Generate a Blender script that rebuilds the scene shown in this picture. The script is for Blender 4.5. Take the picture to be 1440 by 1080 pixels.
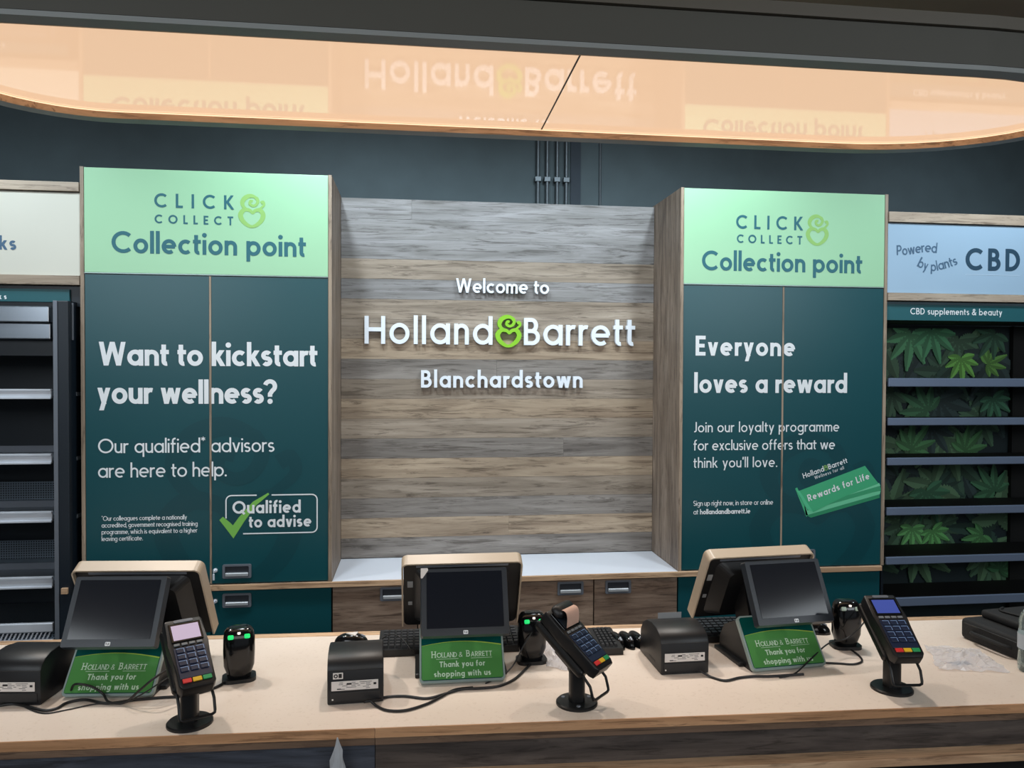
import bpy, bmesh, math, random
from math import sin, cos, pi, radians
from mathutils import Vector, Matrix

random.seed(7)
for o in list(bpy.data.objects):
    bpy.data.objects.remove(o, do_unlink=True)
C = bpy.context.scene.collection

# ---------------------------------------------------------------- camera, world, lights, exposure
F = 1080.0
YAW, PIT, ROL = radians(7.1), radians(-1.03), radians(.24)
EYE = Vector((0, 0, 1.70))
fw = Vector((sin(YAW) * cos(PIT), cos(YAW) * cos(PIT), sin(PIT)))
r0 = Vector((cos(YAW), -sin(YAW), 0)); u0 = r0.cross(fw)
rt = r0 * cos(ROL) + u0 * sin(ROL); up = rt.cross(fw)
cam = bpy.data.cameras.new('camera'); camo = bpy.data.objects.new('camera', cam); C.objects.link(camo)
cam.sensor_width = 36; cam.lens = 27.0; cam.clip_start = .05
M = Matrix((rt, up, -fw)).transposed().to_4x4(); M.translation = EYE
camo.matrix_world = M
sc = bpy.context.scene; sc.camera = camo
sc.view_settings.view_transform = 'Standard'; sc.view_settings.look = 'None'
sc.view_settings.gamma = 1; sc.view_settings.use_curve_mapping = False
sc.view_settings.exposure = 0.0

w = bpy.data.worlds.new('world'); sc.world = w; w.use_nodes = True
w.node_tree.nodes['Background'].inputs[0].default_value = (.55, .62, .70, 1)
w.node_tree.nodes['Background'].inputs[1].default_value = .30


def area(name, loc, to, size, power, col, size_y=None):
    l = bpy.data.lights.new(name, 'AREA'); l.energy = power; l.color = col; l.size = size
    if size_y: l.shape = 'RECTANGLE'; l.size_y = size_y
    o = bpy.data.objects.new(name, l); C.objects.link(o); o.location = loc
    o.rotation_euler = (Vector(to) - Vector(loc)).to_track_quat('-Z', 'Y').to_euler()
    return o


def spot(name, loc, to, power, ang, blend, col, rad=.05):
    l = bpy.data.lights.new(name, 'SPOT'); l.energy = power; l.color = col
    l.spot_size = radians(ang); l.spot_blend = blend; l.shadow_soft_size = rad
    o = bpy.data.objects.new(name, l); C.objects.link(o); o.location = loc
    o.rotation_euler = (Vector(to) - Vector(loc)).to_track_quat('-Z', 'Y').to_euler()
    return o


COOL = (.80, .93, 1.0)
spot('track_spot_left', (-.52, 2.78, 3.10), (-.52, 3.25, 2.0), 62, 125, 1.0, COOL, .06)
spot('track_spot_right', (1.34, 2.74, 3.10), (1.36, 3.25, 1.9), 62, 120, 1.0, COOL, .06)
spot('track_spot_niche_left', (.05, 2.85, 3.10), (.05, 3.68, 1.6), 48, 110, 1.0, COOL, .06)
spot('track_spot_niche_right', (.78, 2.85, 3.10), (.78, 3.68, 1.6), 48, 110, 1.0, COOL, .06)
spot('track_spot_far_left', (-1.75, 2.6, 3.10), (-1.75, 3.3, 1.5), 62, 120, 1.0, COOL, .06)
spot('track_spot_far_right', (2.65, 2.6, 3.10), (2.65, 3.3, 1.8), 62, 120, 1.0, COOL, .06)
WARM = (1.0, .90, .80)
spot('counter_spot_left', (-1.35, 2.90, 3.10), (-.70, 2.1, .85), 80, 75, 1.0, WARM, .05)
spot('counter_spot_middle', (.10, 2.90, 3.10), (.30, 2.1, .85), 70, 75, 1.0, WARM, .05)
spot('counter_spot_right', (1.15, 2.90, 3.10), (1.45, 2.1, .85), 80, 75, 1.0, WARM, .05)
area('shop_light_left', (-2.3, -.9, 3.05), (-.2, 3.0, .6), 2.0, 62, (.88, .95, 1.0))
area('shop_light_right', (2.9, -.9, 3.05), (1.0, 3.0, .6), 2.0, 62, (.88, .95, 1.0))
area('shop_light_middle', (.3, -1.4, 3.05), (.3, 2.6, .6), 2.4, 40, (1.0, .96, .90))


def px(u, v, y):
    d = fw + rt * ((u - 720) / F) - up * ((v - 540) / F)
    p = EYE + d * (y / d.y); return p.x, p.z


def pz(u, v, z):
    d = fw + rt * ((u - 720) / F) - up * ((v - 540) / F)
    p = EYE + d * ((z - EYE.z) / d.z); return p.x, p.y


# ---------------------------------------------------------------- materials
def s2l(c):
    return tuple(((x / 255) / 12.92 if x / 255 <= .04045 else ((x / 255 + .055) / 1.055) ** 2.4) for x in c) + (1,)


def mat(name, rgb, rough=.5, metal=0, noise=.08, scale=30, emit=None, estr=0, coat=0, bump=0, alpha=1, trans=0, spec=None):
    m = bpy.data.materials.new(name); m.use_nodes = True; nt = m.node_tree
    b = nt.nodes['Principled BSDF']
    col = s2l(rgb)
    b.inputs['Roughness'].default_value = rough; b.inputs['Metallic'].default_value = metal
    if spec is not None: b.inputs['Specular IOR Level'].default_value = spec
    tc = nt.nodes.new('ShaderNodeTexCoord'); nz = nt.nodes.new('ShaderNodeTexNoise')
    nz.inputs['Scale'].default_value = scale; nz.inputs['Detail'].default_value = 3
    nt.links.new(tc.outputs['Object'], nz.inputs['Vector'])
    mx = nt.nodes.new('ShaderNodeMix'); mx.data_type = 'RGBA'
    mx.inputs['A'].default_value = tuple(c * (1 - noise) for c in col[:3]) + (1,)
    mx.inputs['B'].default_value = tuple(min(1, c * (1 + noise)) for c in col[:3]) + (1,)
    nt.links.new(nz.outputs['Fac'], mx.inputs['Factor']); nt.links.new(mx.outputs['Result'], b.inputs['Base Color'])
    if emit: b.inputs['Emission Color'].default_value = s2l(emit); b.inputs['Emission Strength'].default_value = estr
    if coat: b.inputs['Coat Weight'].default_value = coat; b.inputs['Coat Roughness'].default_value = .05
    if bump:
        bp = nt.nodes.new('ShaderNodeBump'); bp.inputs['Strength'].default_value = bump; bp.inputs['Distance'].default_value = .002
        nt.links.new(nz.outputs['Fac'], bp.inputs['Height']); nt.links.new(bp.outputs['Normal'], b.inputs['Normal'])
    if alpha < 1: b.inputs['Alpha'].default_value = alpha
    if trans: b.inputs['Transmission Weight'].default_value = trans
    return m


def wood(name, a, b_, c, axis='X', rough=.55, grain=1.0, rnd=.35):
    """grain runs along axis; per-object tone from Object Info random"""
    m = bpy.data.materials.new(name); m.use_nodes = True; nt = m.node_tree; L = nt.links.new
    bs = nt.nodes['Principled BSDF']; bs.inputs['Roughness'].default_value = rough
    tc = nt.nodes.new('ShaderNodeTexCoord'); oi = nt.nodes.new('ShaderNodeObjectInfo')
    off = nt.nodes.new('ShaderNodeVectorMath'); off.operation = 'MULTIPLY_ADD'
    cx = nt.nodes.new('ShaderNodeCombineXYZ')
    for k in range(3): L(oi.outputs['Random'], cx.inputs[k])
    L(cx.outputs[0], off.inputs[0]); off.inputs[1].default_value = (37, 53, 71); L(tc.outputs['Object'], off.inputs[2])

    def stretch(s1, s2):
        mp = nt.nodes.new('ShaderNodeMapping')
        v = {'X': (s1, s2, s2), 'Y': (s2, s1, s2), 'Z': (s2, s2, s1)}[axis]
        mp.inputs['Scale'].default_value = v; L(off.outputs[0], mp.inputs['Vector']); return mp
    n1 = nt.nodes.new('ShaderNodeTexNoise'); n1.inputs['Scale'].default_value = 1; n1.inputs['Detail'].default_value = 6
    n1.inputs['Roughness'].default_value = .65; n1.inputs['Distortion'].default_value = 1.1
    L(stretch(2.0 * grain, 22 * grain).outputs[0], n1.inputs['Vector'])
    r1 = nt.nodes.new('ShaderNodeValToRGB'); e = r1.color_ramp.elements
    e[0].position = .30; e[0].color = s2l(a); e[1].position = .72; e[1].color = s2l(c)
    k = e.new(.5); k.color = s2l(b_); L(n1.outputs['Fac'], r1.inputs['Fac'])
    n2 = nt.nodes.new('ShaderNodeTexNoise'); n2.inputs['Scale'].default_value = 1; n2.inputs['Detail'].default_value = 8
    n2.inputs['Roughness'].default_value = .7; n2.inputs['Distortion'].default_value = 1.2
    L(stretch(5 * grain, 70 * grain).outputs[0], n2.inputs['Vector'])
    r2 = nt.nodes.new('ShaderNodeValToRGB'); e = r2.color_ramp.elements
    e[0].position = .37; e[0].color = (.30, .27, .25, 1); e[1].position = .49; e[1].color = (1, 1, 1, 1)
    L(n2.outputs['Fac'], r2.inputs['Fac'])
    mu = nt.nodes.new('ShaderNodeMix'); mu.data_type = 'RGBA'; mu.blend_type = 'MULTIPLY'; mu.inputs['Factor'].default_value = .75
    L(r1.outputs[0], mu.inputs['A']); L(r2.outputs[0], mu.inputs['B'])
    # broad tone
    n3 = nt.nodes.new('ShaderNodeTexNoise'); n3.inputs['Scale'].default_value = 1; n3.inputs['Detail'].default_value = 2
    L(stretch(1.6, 9).outputs[0], n3.inputs['Vector'])
    ad = nt.nodes.new('ShaderNodeMath'); ad.operation = 'MULTIPLY_ADD'; ad.inputs[1].default_value = rnd
    L(oi.outputs['Random'], ad.inputs[0]); L(n3.outputs['Fac'], ad.inputs[2])
    mr = nt.nodes.new('ShaderNodeMapRange'); mr.inputs[1].default_value = .3; mr.inputs[2].default_value = .7 + rnd
    mr.inputs[3].default_value = .78; mr.inputs[4].default_value = 1.2; L(ad.outputs[0], mr.inputs[0])
    hv = nt.nodes.new('ShaderNodeHueSaturation'); L(mr.outputs[0], hv.inputs['Value']); L(mu.outputs['Result'], hv.inputs['Color'])
    L(hv.outputs[0], bs.inputs['Base Color'])
    bp = nt.nodes.new('ShaderNodeBump'); bp.inputs['Strength'].default_value = .25; bp.inputs['Distance'].default_value = .001
    L(n2.outputs['Fac'], bp.inputs['Height']); L(bp.outputs['Normal'], bs.inputs['Normal'])
    return m


def speckle(name, base, spots, rough=.35):
    m = bpy.data.materials.new(name); m.use_nodes = True; nt = m.node_tree; L = nt.links.new
    bs = nt.nodes['Principled BSDF']; bs.inputs['Roughness'].default_value = rough
    tc = nt.nodes.new('ShaderNodeTexCoord')
    n = nt.nodes.new('ShaderNodeTexNoise'); n.inputs['Scale'].default_value = 110; n.inputs['Detail'].default_value = 2
    L(tc.outputs['Object'], n.inputs['Vector'])
    r = nt.nodes.new('ShaderNodeValToRGB'); e = r.color_ramp.elements
    e[0].position = .30; e[0].color = s2l(spots); e[1].position = .40; e[1].color = s2l(base)
    L(n.outputs['Fac'], r.inputs['Fac'])
    n2 = nt.nodes.new('ShaderNodeTexNoise'); n2.inputs['Scale'].default_value = 5; L(tc.outputs['Object'], n2.inputs['Vector'])
    mr = nt.nodes.new('ShaderNodeMapRange'); mr.inputs[3].default_value = .93; mr.inputs[4].default_value = 1.05
    L(n2.outputs['Fac'], mr.inputs[0])
    hv = nt.nodes.new('ShaderNodeHueSaturation'); L(r.outputs[0], hv.inputs['Color']); L(mr.outputs[0], hv.inputs['Value'])
    L(hv.outputs[0], bs.inputs['Base Color']); return m


def perforated(name, rgb):
    m = bpy.data.materials.new(name); m.use_nodes = True; nt = m.node_tree; L = nt.links.new
    bs = nt.nodes['Principled BSDF']; bs.inputs['Roughness'].default_value = .35; bs.inputs['Metallic'].default_value = .6
    tc = nt.nodes.new('ShaderNodeTexCoord'); v = nt.nodes.new('ShaderNodeTexVoronoi'); v.inputs['Scale'].default_value = 95
    v.inputs['Randomness'].default_value = 0; L(tc.outputs['Object'], v.inputs['Vector'])
    r = nt.nodes.new('ShaderNodeValToRGB'); e = r.color_ramp.elements
    e[0].position = .26; e[0].color = s2l((18, 22, 28)); e[1].position = .32; e[1].color = s2l(rgb)
    L(v.outputs['Distance'], r.inputs['Fac']); L(r.outputs[0], bs.inputs['Base Color']); return m


def colmat(name, rough=.5):
    m = bpy.data.materials.new(name); m.use_nodes = True; nt = m.node_tree
    a = nt.nodes.new('ShaderNodeVertexColor'); a.layer_name = 'col'
    b = nt.nodes['Principled BSDF']; b.inputs['Roughness'].default_value = rough
    nt.links.new(a.outputs[0], b.inputs['Base Color']); return m


PLANK = wood('weathered_oak_warm', (136, 117, 98), (164, 145, 124), (188, 169, 146), grain=.8, rnd=.3)
PLANKM = wood('weathered_oak_neutral', (126, 113, 99), (152, 138, 123), (176, 162, 147), grain=.8, rnd=.3)
PLANKD = wood('weathered_oak_grey', (106, 99, 94), (130, 123, 117), (153, 146, 140), grain=.8, rnd=.3)
PLANKV = wood('weathered_oak_vertical', (92, 78, 68), (138, 122, 108), (168, 152, 138), axis='Z', rnd=.2)
DARKWOOD = wood('dark_wood_laminate', (50, 44, 42), (76, 68, 64), (100, 90, 84), rnd=.3)
BASEWOOD = wood('brown_oak_laminate', (100, 80, 68), (138, 116, 100), (168, 146, 128), rnd=.3)
OAK = wood('light_oak_edging', (172, 136, 106), (204, 168, 134), (222, 188, 154), rough=.5, grain=.8, rnd=.1)
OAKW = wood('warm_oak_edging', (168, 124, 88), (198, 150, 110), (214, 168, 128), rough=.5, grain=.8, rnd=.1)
OAKD = wood('dark_brown_oak', (96, 76, 60), (120, 96, 78), (138, 112, 92), rough=.6, grain=.8, rnd=.1)  # darker brown oak for the strip below the front edging
OAKH = wood('pale_grey_oak', (158, 140, 122), (182, 164, 146), (198, 182, 164), rough=.5, grain=.8, rnd=.1)
BLUEWOOD = wood('dark_wood_bluish', (44, 48, 58), (62, 68, 80), (80, 86, 98), rnd=.3)  # dark wood tones shifted towards blue, left apron panel only
LEAFBACK = mat('dark_printed_backboard', (32, 46, 50), .5, noise=.1, scale=8)
OAKV = wood('light_oak_edging_vertical', (132, 116, 100), (158, 140, 122), (176, 158, 140), axis='Z', rough=.5, grain=.8, rnd=.1)
TEAL = mat('teal_door_laminate', (15, 74, 82), .32, noise=.04, scale=3)
TEALD = mat('teal_door_darker_print', (14, 68, 76), .32, noise=.03, scale=3)
TEALS = mat('teal_sign', (32, 92, 100), .45, noise=.03)
MINT = mat('mint_green_panel', (160, 208, 168), .36, noise=.03, scale=4)
GREYW = mat('off_white_panel', (214, 212, 200), .5, noise=.03, scale=4)
BLUEP = mat('pale_blue_panel', (160, 188, 212), .45, noise=.03, scale=4)
WHITEP = mat('white_print', (236, 240, 244), .5, noise=.01)
TEALP = mat('dark_teal_print', (40, 104, 116), .5, noise=.02)
NAVYP = mat('navy_print', (38, 70, 92), .5, noise=.02)
SLATEP = mat('slate_blue_print', (74, 104, 132), .5, noise=.02)
LIMEP = mat('lime_print', (146, 194, 108), .5, noise=.02)
LIME = mat('lime_acrylic', (136, 200, 40), .35, noise=.03)
TICKG = mat('tick_green_print', (124, 190, 84), .5, noise=.02)
LETTER = mat('white_acrylic_letter', (232, 238, 246), .35, noise=.02)
WHITETOP = mat('white_worktop', (222, 226, 236), .3, noise=.02, scale=6)
COUNTER = speckle('speckled_beige_laminate', (236, 220, 206), (228, 211, 196), .38)
BLACK = mat('matt_black_plastic', (19, 20, 23), .42, noise=.12, scale=120)
GBLACK = mat('gloss_black_plastic', (16, 17, 19), .12, noise=.1)
BLACKM = mat('black_powder_coat', (20, 21, 23), .4, metal=.2, noise=.1, scale=200, bump=.05)
RUBBER = mat('black_cable_rubber', (18, 18, 20), .5, noise=.1)
CHAMP = mat('champagne_plastic', (186, 168, 146), .38, noise=.03)
SCREEN = mat('dark_screen_glass', (22, 27, 36), .10, noise=.05, scale=4)
BEZEL = mat('charcoal_bezel', (40, 46, 54), .35, noise=.06)
SILVER = mat('silver_frame', (150, 168, 166), .3, metal=.3, noise=.05)
STEEL = mat('brushed_steel', (228, 234, 244), .26, metal=.25, noise=.08, scale=8)
STEELB = mat('blue_grey_rail', (112, 126, 150), .38, metal=.3, noise=.06, scale=8)
HANDLEG = mat('grey_handle_plate', (116, 122, 132), .4, metal=.3, noise=.05)
HANDLES = mat('bright_handle_lip', (214, 220, 226), .25, metal=.5, noise=.03)
HANDLED = mat('handle_dark_pocket', (38, 42, 50), .5, noise=.05)
PAPER = mat('white_label_paper', (222, 216, 212), .6, noise=.03)
GREYPAPER = mat('grey_receipt_paper', (150, 152, 154), .6, noise=.05)
PINKPAPER = mat('pink_tinted_receipt_roll', (214, 176, 158), .6, noise=.05)
INK = mat('black_ink', (30, 30, 32), .5, noise=.05)
KEYC = mat('keycap_black', (40, 42, 46), .4, noise=.08)
KEYG = mat('grey_function_key', (120, 124, 128), .4, noise=.05)
KEYN = mat('navy_number_key', (24, 36, 62), .35, noise=.05)
KEYL = mat('pale_blue_key_mark', (130, 160, 205), .4, noise=.02)
RED = mat('red_key', (206, 44, 44), .4, noise=.04)
YEL = mat('yellow_key', (222, 178, 36), .4, noise=.04)
GRN = mat('green_key', (34, 146, 84), .4, noise=.04)
LCDL = mat('lit_lilac_display', (120, 110, 130), .15, emit=(196, 178, 200), estr=.75)
LCDB = mat('lit_blue_display', (50, 60, 120), .15, emit=(62, 78, 150), estr=.7)
LCDO = mat('dim_display', (44, 50, 60), .15)
LEDG = mat('lit_green_led', (20, 180, 90), .3, emit=(30, 215, 110), estr=.9)
LEDO = mat('pale_indicator', (150, 165, 155), .3, emit=(160, 175, 160), estr=.3)
LEDW = mat('lit_white_led', (240, 225, 215), .3, emit=(255, 235, 225), estr=1.2)
SIGNG = mat('sign_mid_green', (76, 136, 72), .14, noise=.06, scale=5)
SIGNT = mat('sign_deep_teal', (8, 66, 62), .14, noise=.04, scale=5)
SIGNL = mat('sign_lime_arc', (150, 180, 76), .2)
SIGNW = mat('sign_pale_text', (196, 222, 196), .25)
DARKW = mat('dark_wall_paint', (66, 80, 86), .75, noise=.18, scale=9, bump=.4)
DARKR = mat('darker_wall_recess', (44, 54, 64), .8, noise=.15, scale=9)
CEIL = mat('dark_ceiling_paint', (112, 96, 82), .85, noise=.1, scale=5)
SOFFIT = mat('charcoal_fascia', (70, 69, 63), .6, noise=.05, scale=6)
SOFLIP = mat('grey_fascia_lip', (134, 138, 138), .5, noise=.05, scale=6)
SOFTRIM = mat('taupe_fascia_trim', (84, 79, 70), .5, noise=.05, scale=6)
FLOOR = mat('dark_vinyl_floor', (84, 80, 76), .5, noise=.12, scale=6)
WALLP = mat('grey_wall_paint', (120, 126, 130), .8, noise=.05)
NAVYB = mat('blue_black_panel', (20, 30, 40), .4, noise=.08)
BLKIN = mat('black_void_panel', (10, 12, 13), .7, noise=.1)
PERF = perforated('perforated_grey_steel', (118, 130, 142))
SHELFG = mat('grey_shelf_steel', (120, 132, 144), .4, metal=.3, noise=.05)
FABRIC = mat('black_nylon', (24, 25, 27), .75, noise=.25, scale=220, bump=.4)
CLEAR = mat('clear_bag_film', (226, 226, 232), .2, noise=.03, alpha=.5)
PETM = mat('clear_bottle_plastic', (214, 232, 226), .06, noise=.02, trans=.85, alpha=.75)
PIPE = mat('grey_conduit', (84, 92, 98), .4, metal=.5, noise=.08)
GREYL = mat('grey_leaflet', (120, 122, 126), .5)
PRINTC = colmat('printed_colours', .45)

# glowing, glossy stretched ceiling inside the canopy: a real light box with a faintly uneven tone
LIGHTBOX = bpy.data.materials.new('peach_light_box'); LIGHTBOX.use_nodes = True
_n = LIGHTBOX.node_tree; _b = _n.nodes['Principled BSDF']
_b.inputs['Base Color'].default_value = s2l((150, 128, 104)); _b.inputs['Roughness'].default_value = .035
_b.inputs['IOR'].default_value = 1.5
_b.inputs['Emission Color'].default_value = s2l((240, 200, 164)); _b.inputs['Emission Strength'].default_value = .92
LEDSTRIP = mat('warm_led_strip', (255, 225, 190), .5, emit=(255, 222, 186), estr=1.0)


# ---------------------------------------------------------------- mesh helpers
def rbox(bm, lo, hi, bev=0, seg=2, rot=None, piv=None):
    lo = Vector(lo); hi = Vector(hi)
    r = bmesh.ops.create_cube(bm, size=1)
    vs = r['verts']; c = (lo + hi) / 2; s = hi - lo
    for v in vs: v.co = Vector((v.co.x * s.x, v.co.y * s.y, v.co.z * s.z)) + c
    if bev:
        es = list({e for v in vs for e in v.link_edges})
        rb = bmesh.ops.bevel(bm, geom=es, offset=bev, segments=seg, profile=.5, affect='EDGES')
        vs = list(set(rb['verts']) | {v for v in vs if v.is_valid})
        vs = list({v for f in rb['faces'] for v in f.verts} | set(vs))
    if rot is not None:
        p = Vector(piv) if piv is not None else c
        for v in vs: v.co = p + rot @ (v.co - p)
    return vs


def B(*boxes):
    bm = bmesh.new()
    for b in boxes:
        if len(b) == 3: rbox(bm, b[0], b[1], b[2])
        else: rbox(bm, b[0], b[1])
    return bm


def prism(bm, pts, a, b, axis='Y'):
    """closed outline pts (2D) extruded from a to b along axis; pts are the two other coordinates in order"""
    def P(p, t): return {'Y': (p[0], t, p[1]), 'X': (t, p[0], p[1]), 'Z': (p[0], p[1], t)}[axis]
    v1 = [bm.verts.new(P(p, a)) for p in pts]; v2 = [bm.verts.new(P(p, b)) for p in pts]
    n = len(pts)
    bm.faces.new(v1); bm.faces.new(v2[::-1])
    for i in range(n): bm.faces.new((v1[i], v2[i], v2[(i + 1) % n], v1[(i + 1) % n]))
    return v1 + v2


def rrect(x0, z0, x1, z1, r, n=6):
    out = []
    for cx, cz, a in ((x1 - r, z1 - r, 0), (x0 + r, z1 - r, 90), (x0 + r, z0 + r, 180), (x1 - r, z0 + r, 270)):
        for k in range(n + 1):
            t = radians(a + 90 * k / n); out.append((cx + r * cos(t), cz + r * sin(t)))
    return out


def lathe(bm, prof, c=(0, 0, 0), n=24):
    rings = []
    for r, z in prof:
        rings.append([bm.verts.new((c[0] + r * cos(2 * pi * k / n), c[1] + r * sin(2 * pi * k / n), c[2] + z)) for k in range(n)])
    for a, b in zip(rings, rings[1:]):
        for k in range(n): bm.faces.new((a[k], a[(k + 1) % n], b[(k + 1) % n], b[k]))
    bm.faces.new(rings[0][::-1]); bm.faces.new(rings[-1])


def spline(pts, n=8, closed=False):
    P = [Vector(p) for p in pts]; out = []; m = len(P)
    rng = range(m if closed else m - 1)
    for i in rng:
        g = lambda k: P[k % m] if closed else P[max(0, min(m - 1, k))]
        a, b, c, d = g(i - 1), g(i), g(i + 1), g(i + 2)
        for k in range(n):
            t = k / n
            out.append(.5 * ((2 * b) + (c - a) * t + (2 * a - 5 * b + 4 * c - d) * t * t + (3 * b - a - 3 * c + d) * t ** 3))
    if not closed: out.append(P[-1])
    return out


def tube(bm, pts, r, n=8, closed=False):
    rings = []; m = len(pts); ref = None
    for i, p in enumerate(pts):
        a = pts[(i - 1) % m] if (closed or i) else p; b = pts[(i + 1) % m] if (closed or i < m - 1) else p
        t = (b - a).normalized()
        if ref is None: ref = t.orthogonal().normalized()
        ref = (ref - t * ref.dot(t)).normalized(); s = t.cross(ref)
        rings.append([bm.verts.new(p + ref * (r * cos(2 * pi * k / n)) + s * (r * sin(2 * pi * k / n))) for k in range(n)])
    pr = list(zip(rings, rings[1:])) + ([(rings[-1], rings[0])] if closed else [])
    for a, b in pr:
        for k in range(n): bm.faces.new((a[k], a[(k + 1) % n], b[(k + 1) % n], b[k]))
    if not closed: bm.faces.new(rings[0][::-1]); bm.faces.new(rings[-1])


def ribbon(bm, pts, hw, closed=False, d0=0.0, d1=None, P=lambda x, z, d: (x, d, z), ds=-4e-6):
    """flat ribbon along 2D pts; hw half width or list; d1 given -> extruded solid from d0 (front) to d1"""
    keep = [i for i in range(len(pts)) if i == 0 or math.hypot(pts[i][0] - pts[i - 1][0], pts[i][1] - pts[i - 1][1]) > 1e-7]
    if isinstance(hw, (list, tuple)): hw = [hw[i] for i in keep]
    pts = [pts[i] for i in keep]
    n = len(pts); L = []; R = []
    for i in range(n):
        p = Vector(pts[i][:2]); a = Vector(pts[(i - 1) % n][:2]) if (closed or i) else None
        b = Vector(pts[(i + 1) % n][:2]) if (closed or i < n - 1) else None
        t1 = (p - a).normalized() if a is not None and (p - a).length > 1e-9 else None
        t2 = (b - p).normalized() if b is not None and (b - p).length > 1e-9 else None
        if t1 is None: t1 = t2
        if t2 is None: t2 = t1
        nn = Vector((-(t1 + t2).y, (t1 + t2).x))
        if nn.length < 1e-6: nn = Vector((-t1.y, t1.x))
        nn.normalize(); k = nn.dot(Vector((-t1.y, t1.x))); k = 1 / max(k, .62)
        h = (hw[i] if isinstance(hw, (list, tuple)) else hw) * k
        L.append(p + nn * h); R.append(p - nn * h)
    def ring(dd, e=0): return [bm.verts.new(P(q.x, q.y, dd + e * i)) for i, q in enumerate(L)], [bm.verts.new(P(q.x, q.y, dd + e * i)) for i, q in enumerate(R)]
    l0, r0_ = ring(d0, ds); idx = list(range(n - 1)) + ([n - 1] if closed else [])
    for i in idx:
        j = (i + 1) % n; bm.faces.new((r0_[i], r0_[j], l0[j], l0[i]))
    if d1 is not None:
        l1, r1 = ring(d1)
        for i in idx:
            j = (i + 1) % n
            bm.faces.new((l1[i], l1[j], r1[j], r1[i])); bm.faces.new((l0[i], l0[j], l1[j], l1[i])); bm.faces.new((r1[i], r1[j], r0_[j], r0_[i]))
        if not closed:
            bm.faces.new((l0[0], l1[0], r1[0], r0_[0])); bm.faces.new((r0_[-1], r1[-1], l1[-1], l0[-1]))


def part(name, bm, m, parent=None, world=False, smooth=False, kind=None, label=None, doff=None):
    if world and parent is not None:
        l = parent.matrix_basis.translation if parent.parent is None else parent.parent.matrix_basis.translation
        for v in bm.verts: v.co -= l
    bmesh.ops.recalc_face_normals(bm, faces=bm.faces)
    me = bpy.data.meshes.new(name); bm.to_mesh(me); bm.free()
    if smooth:
        for p in me.polygons: p.use_smooth = True
        me.set_sharp_from_angle(angle=radians(38))
    o = bpy.data.objects.new(name, me); C.objects.link(o)
    if m: me.materials.append(m)
    if parent is not None: o.parent = parent
    if kind: o['kind'] = kind
    if label: o['label'] = label
    return o


def thing(name, label, cat, loc=(0, 0, 0), rz=0, group=None):
    o = bpy.data.objects.new(name, None); C.objects.link(o); o.location = loc; o.rotation_euler = (0, 0, rz)
    o.empty_display_size = .05; o['label'] = label; o['category'] = cat
    if group: o['group'] = group
    return o


def tag(o, label, cat, group=None):
    o['label'] = label; o['category'] = cat
    if group: o['group'] = group
    return o


def dup(root, loc, rz, label, group=None):
    r = root.copy(); C.objects.link(r); r.location = loc; r.rotation_euler = (0, 0, rz); r['label'] = label
    if group: r['group'] = group
    for ch in list(root.children):
        c = ch.copy(); C.objects.link(c); c.parent = r
        for g in ch.children:
            d = g.copy(); C.objects.link(d); d.parent = c
    return r


# ---------------------------------------------------------------- a geometric stroke alphabet (cap height 1)
X, AS, DE = .67, 1.04, .27


def arc(cx, cy, rx, a0, a1, ry=None, n=None):
    ry = rx if ry is None else ry
    n = n or max(4, int(abs(a1 - a0) / 13))
    return [(cx + rx * cos(radians(a0 + (a1 - a0) * k / n)), cy + ry * sin(radians(a0 + (a1 - a0) * k / n))) for k in range(n + 1)]


def circ(cx, cy, r, ry=None):
    return arc(cx, cy, r, 0, 360, ry, 28)[:-1]


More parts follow.
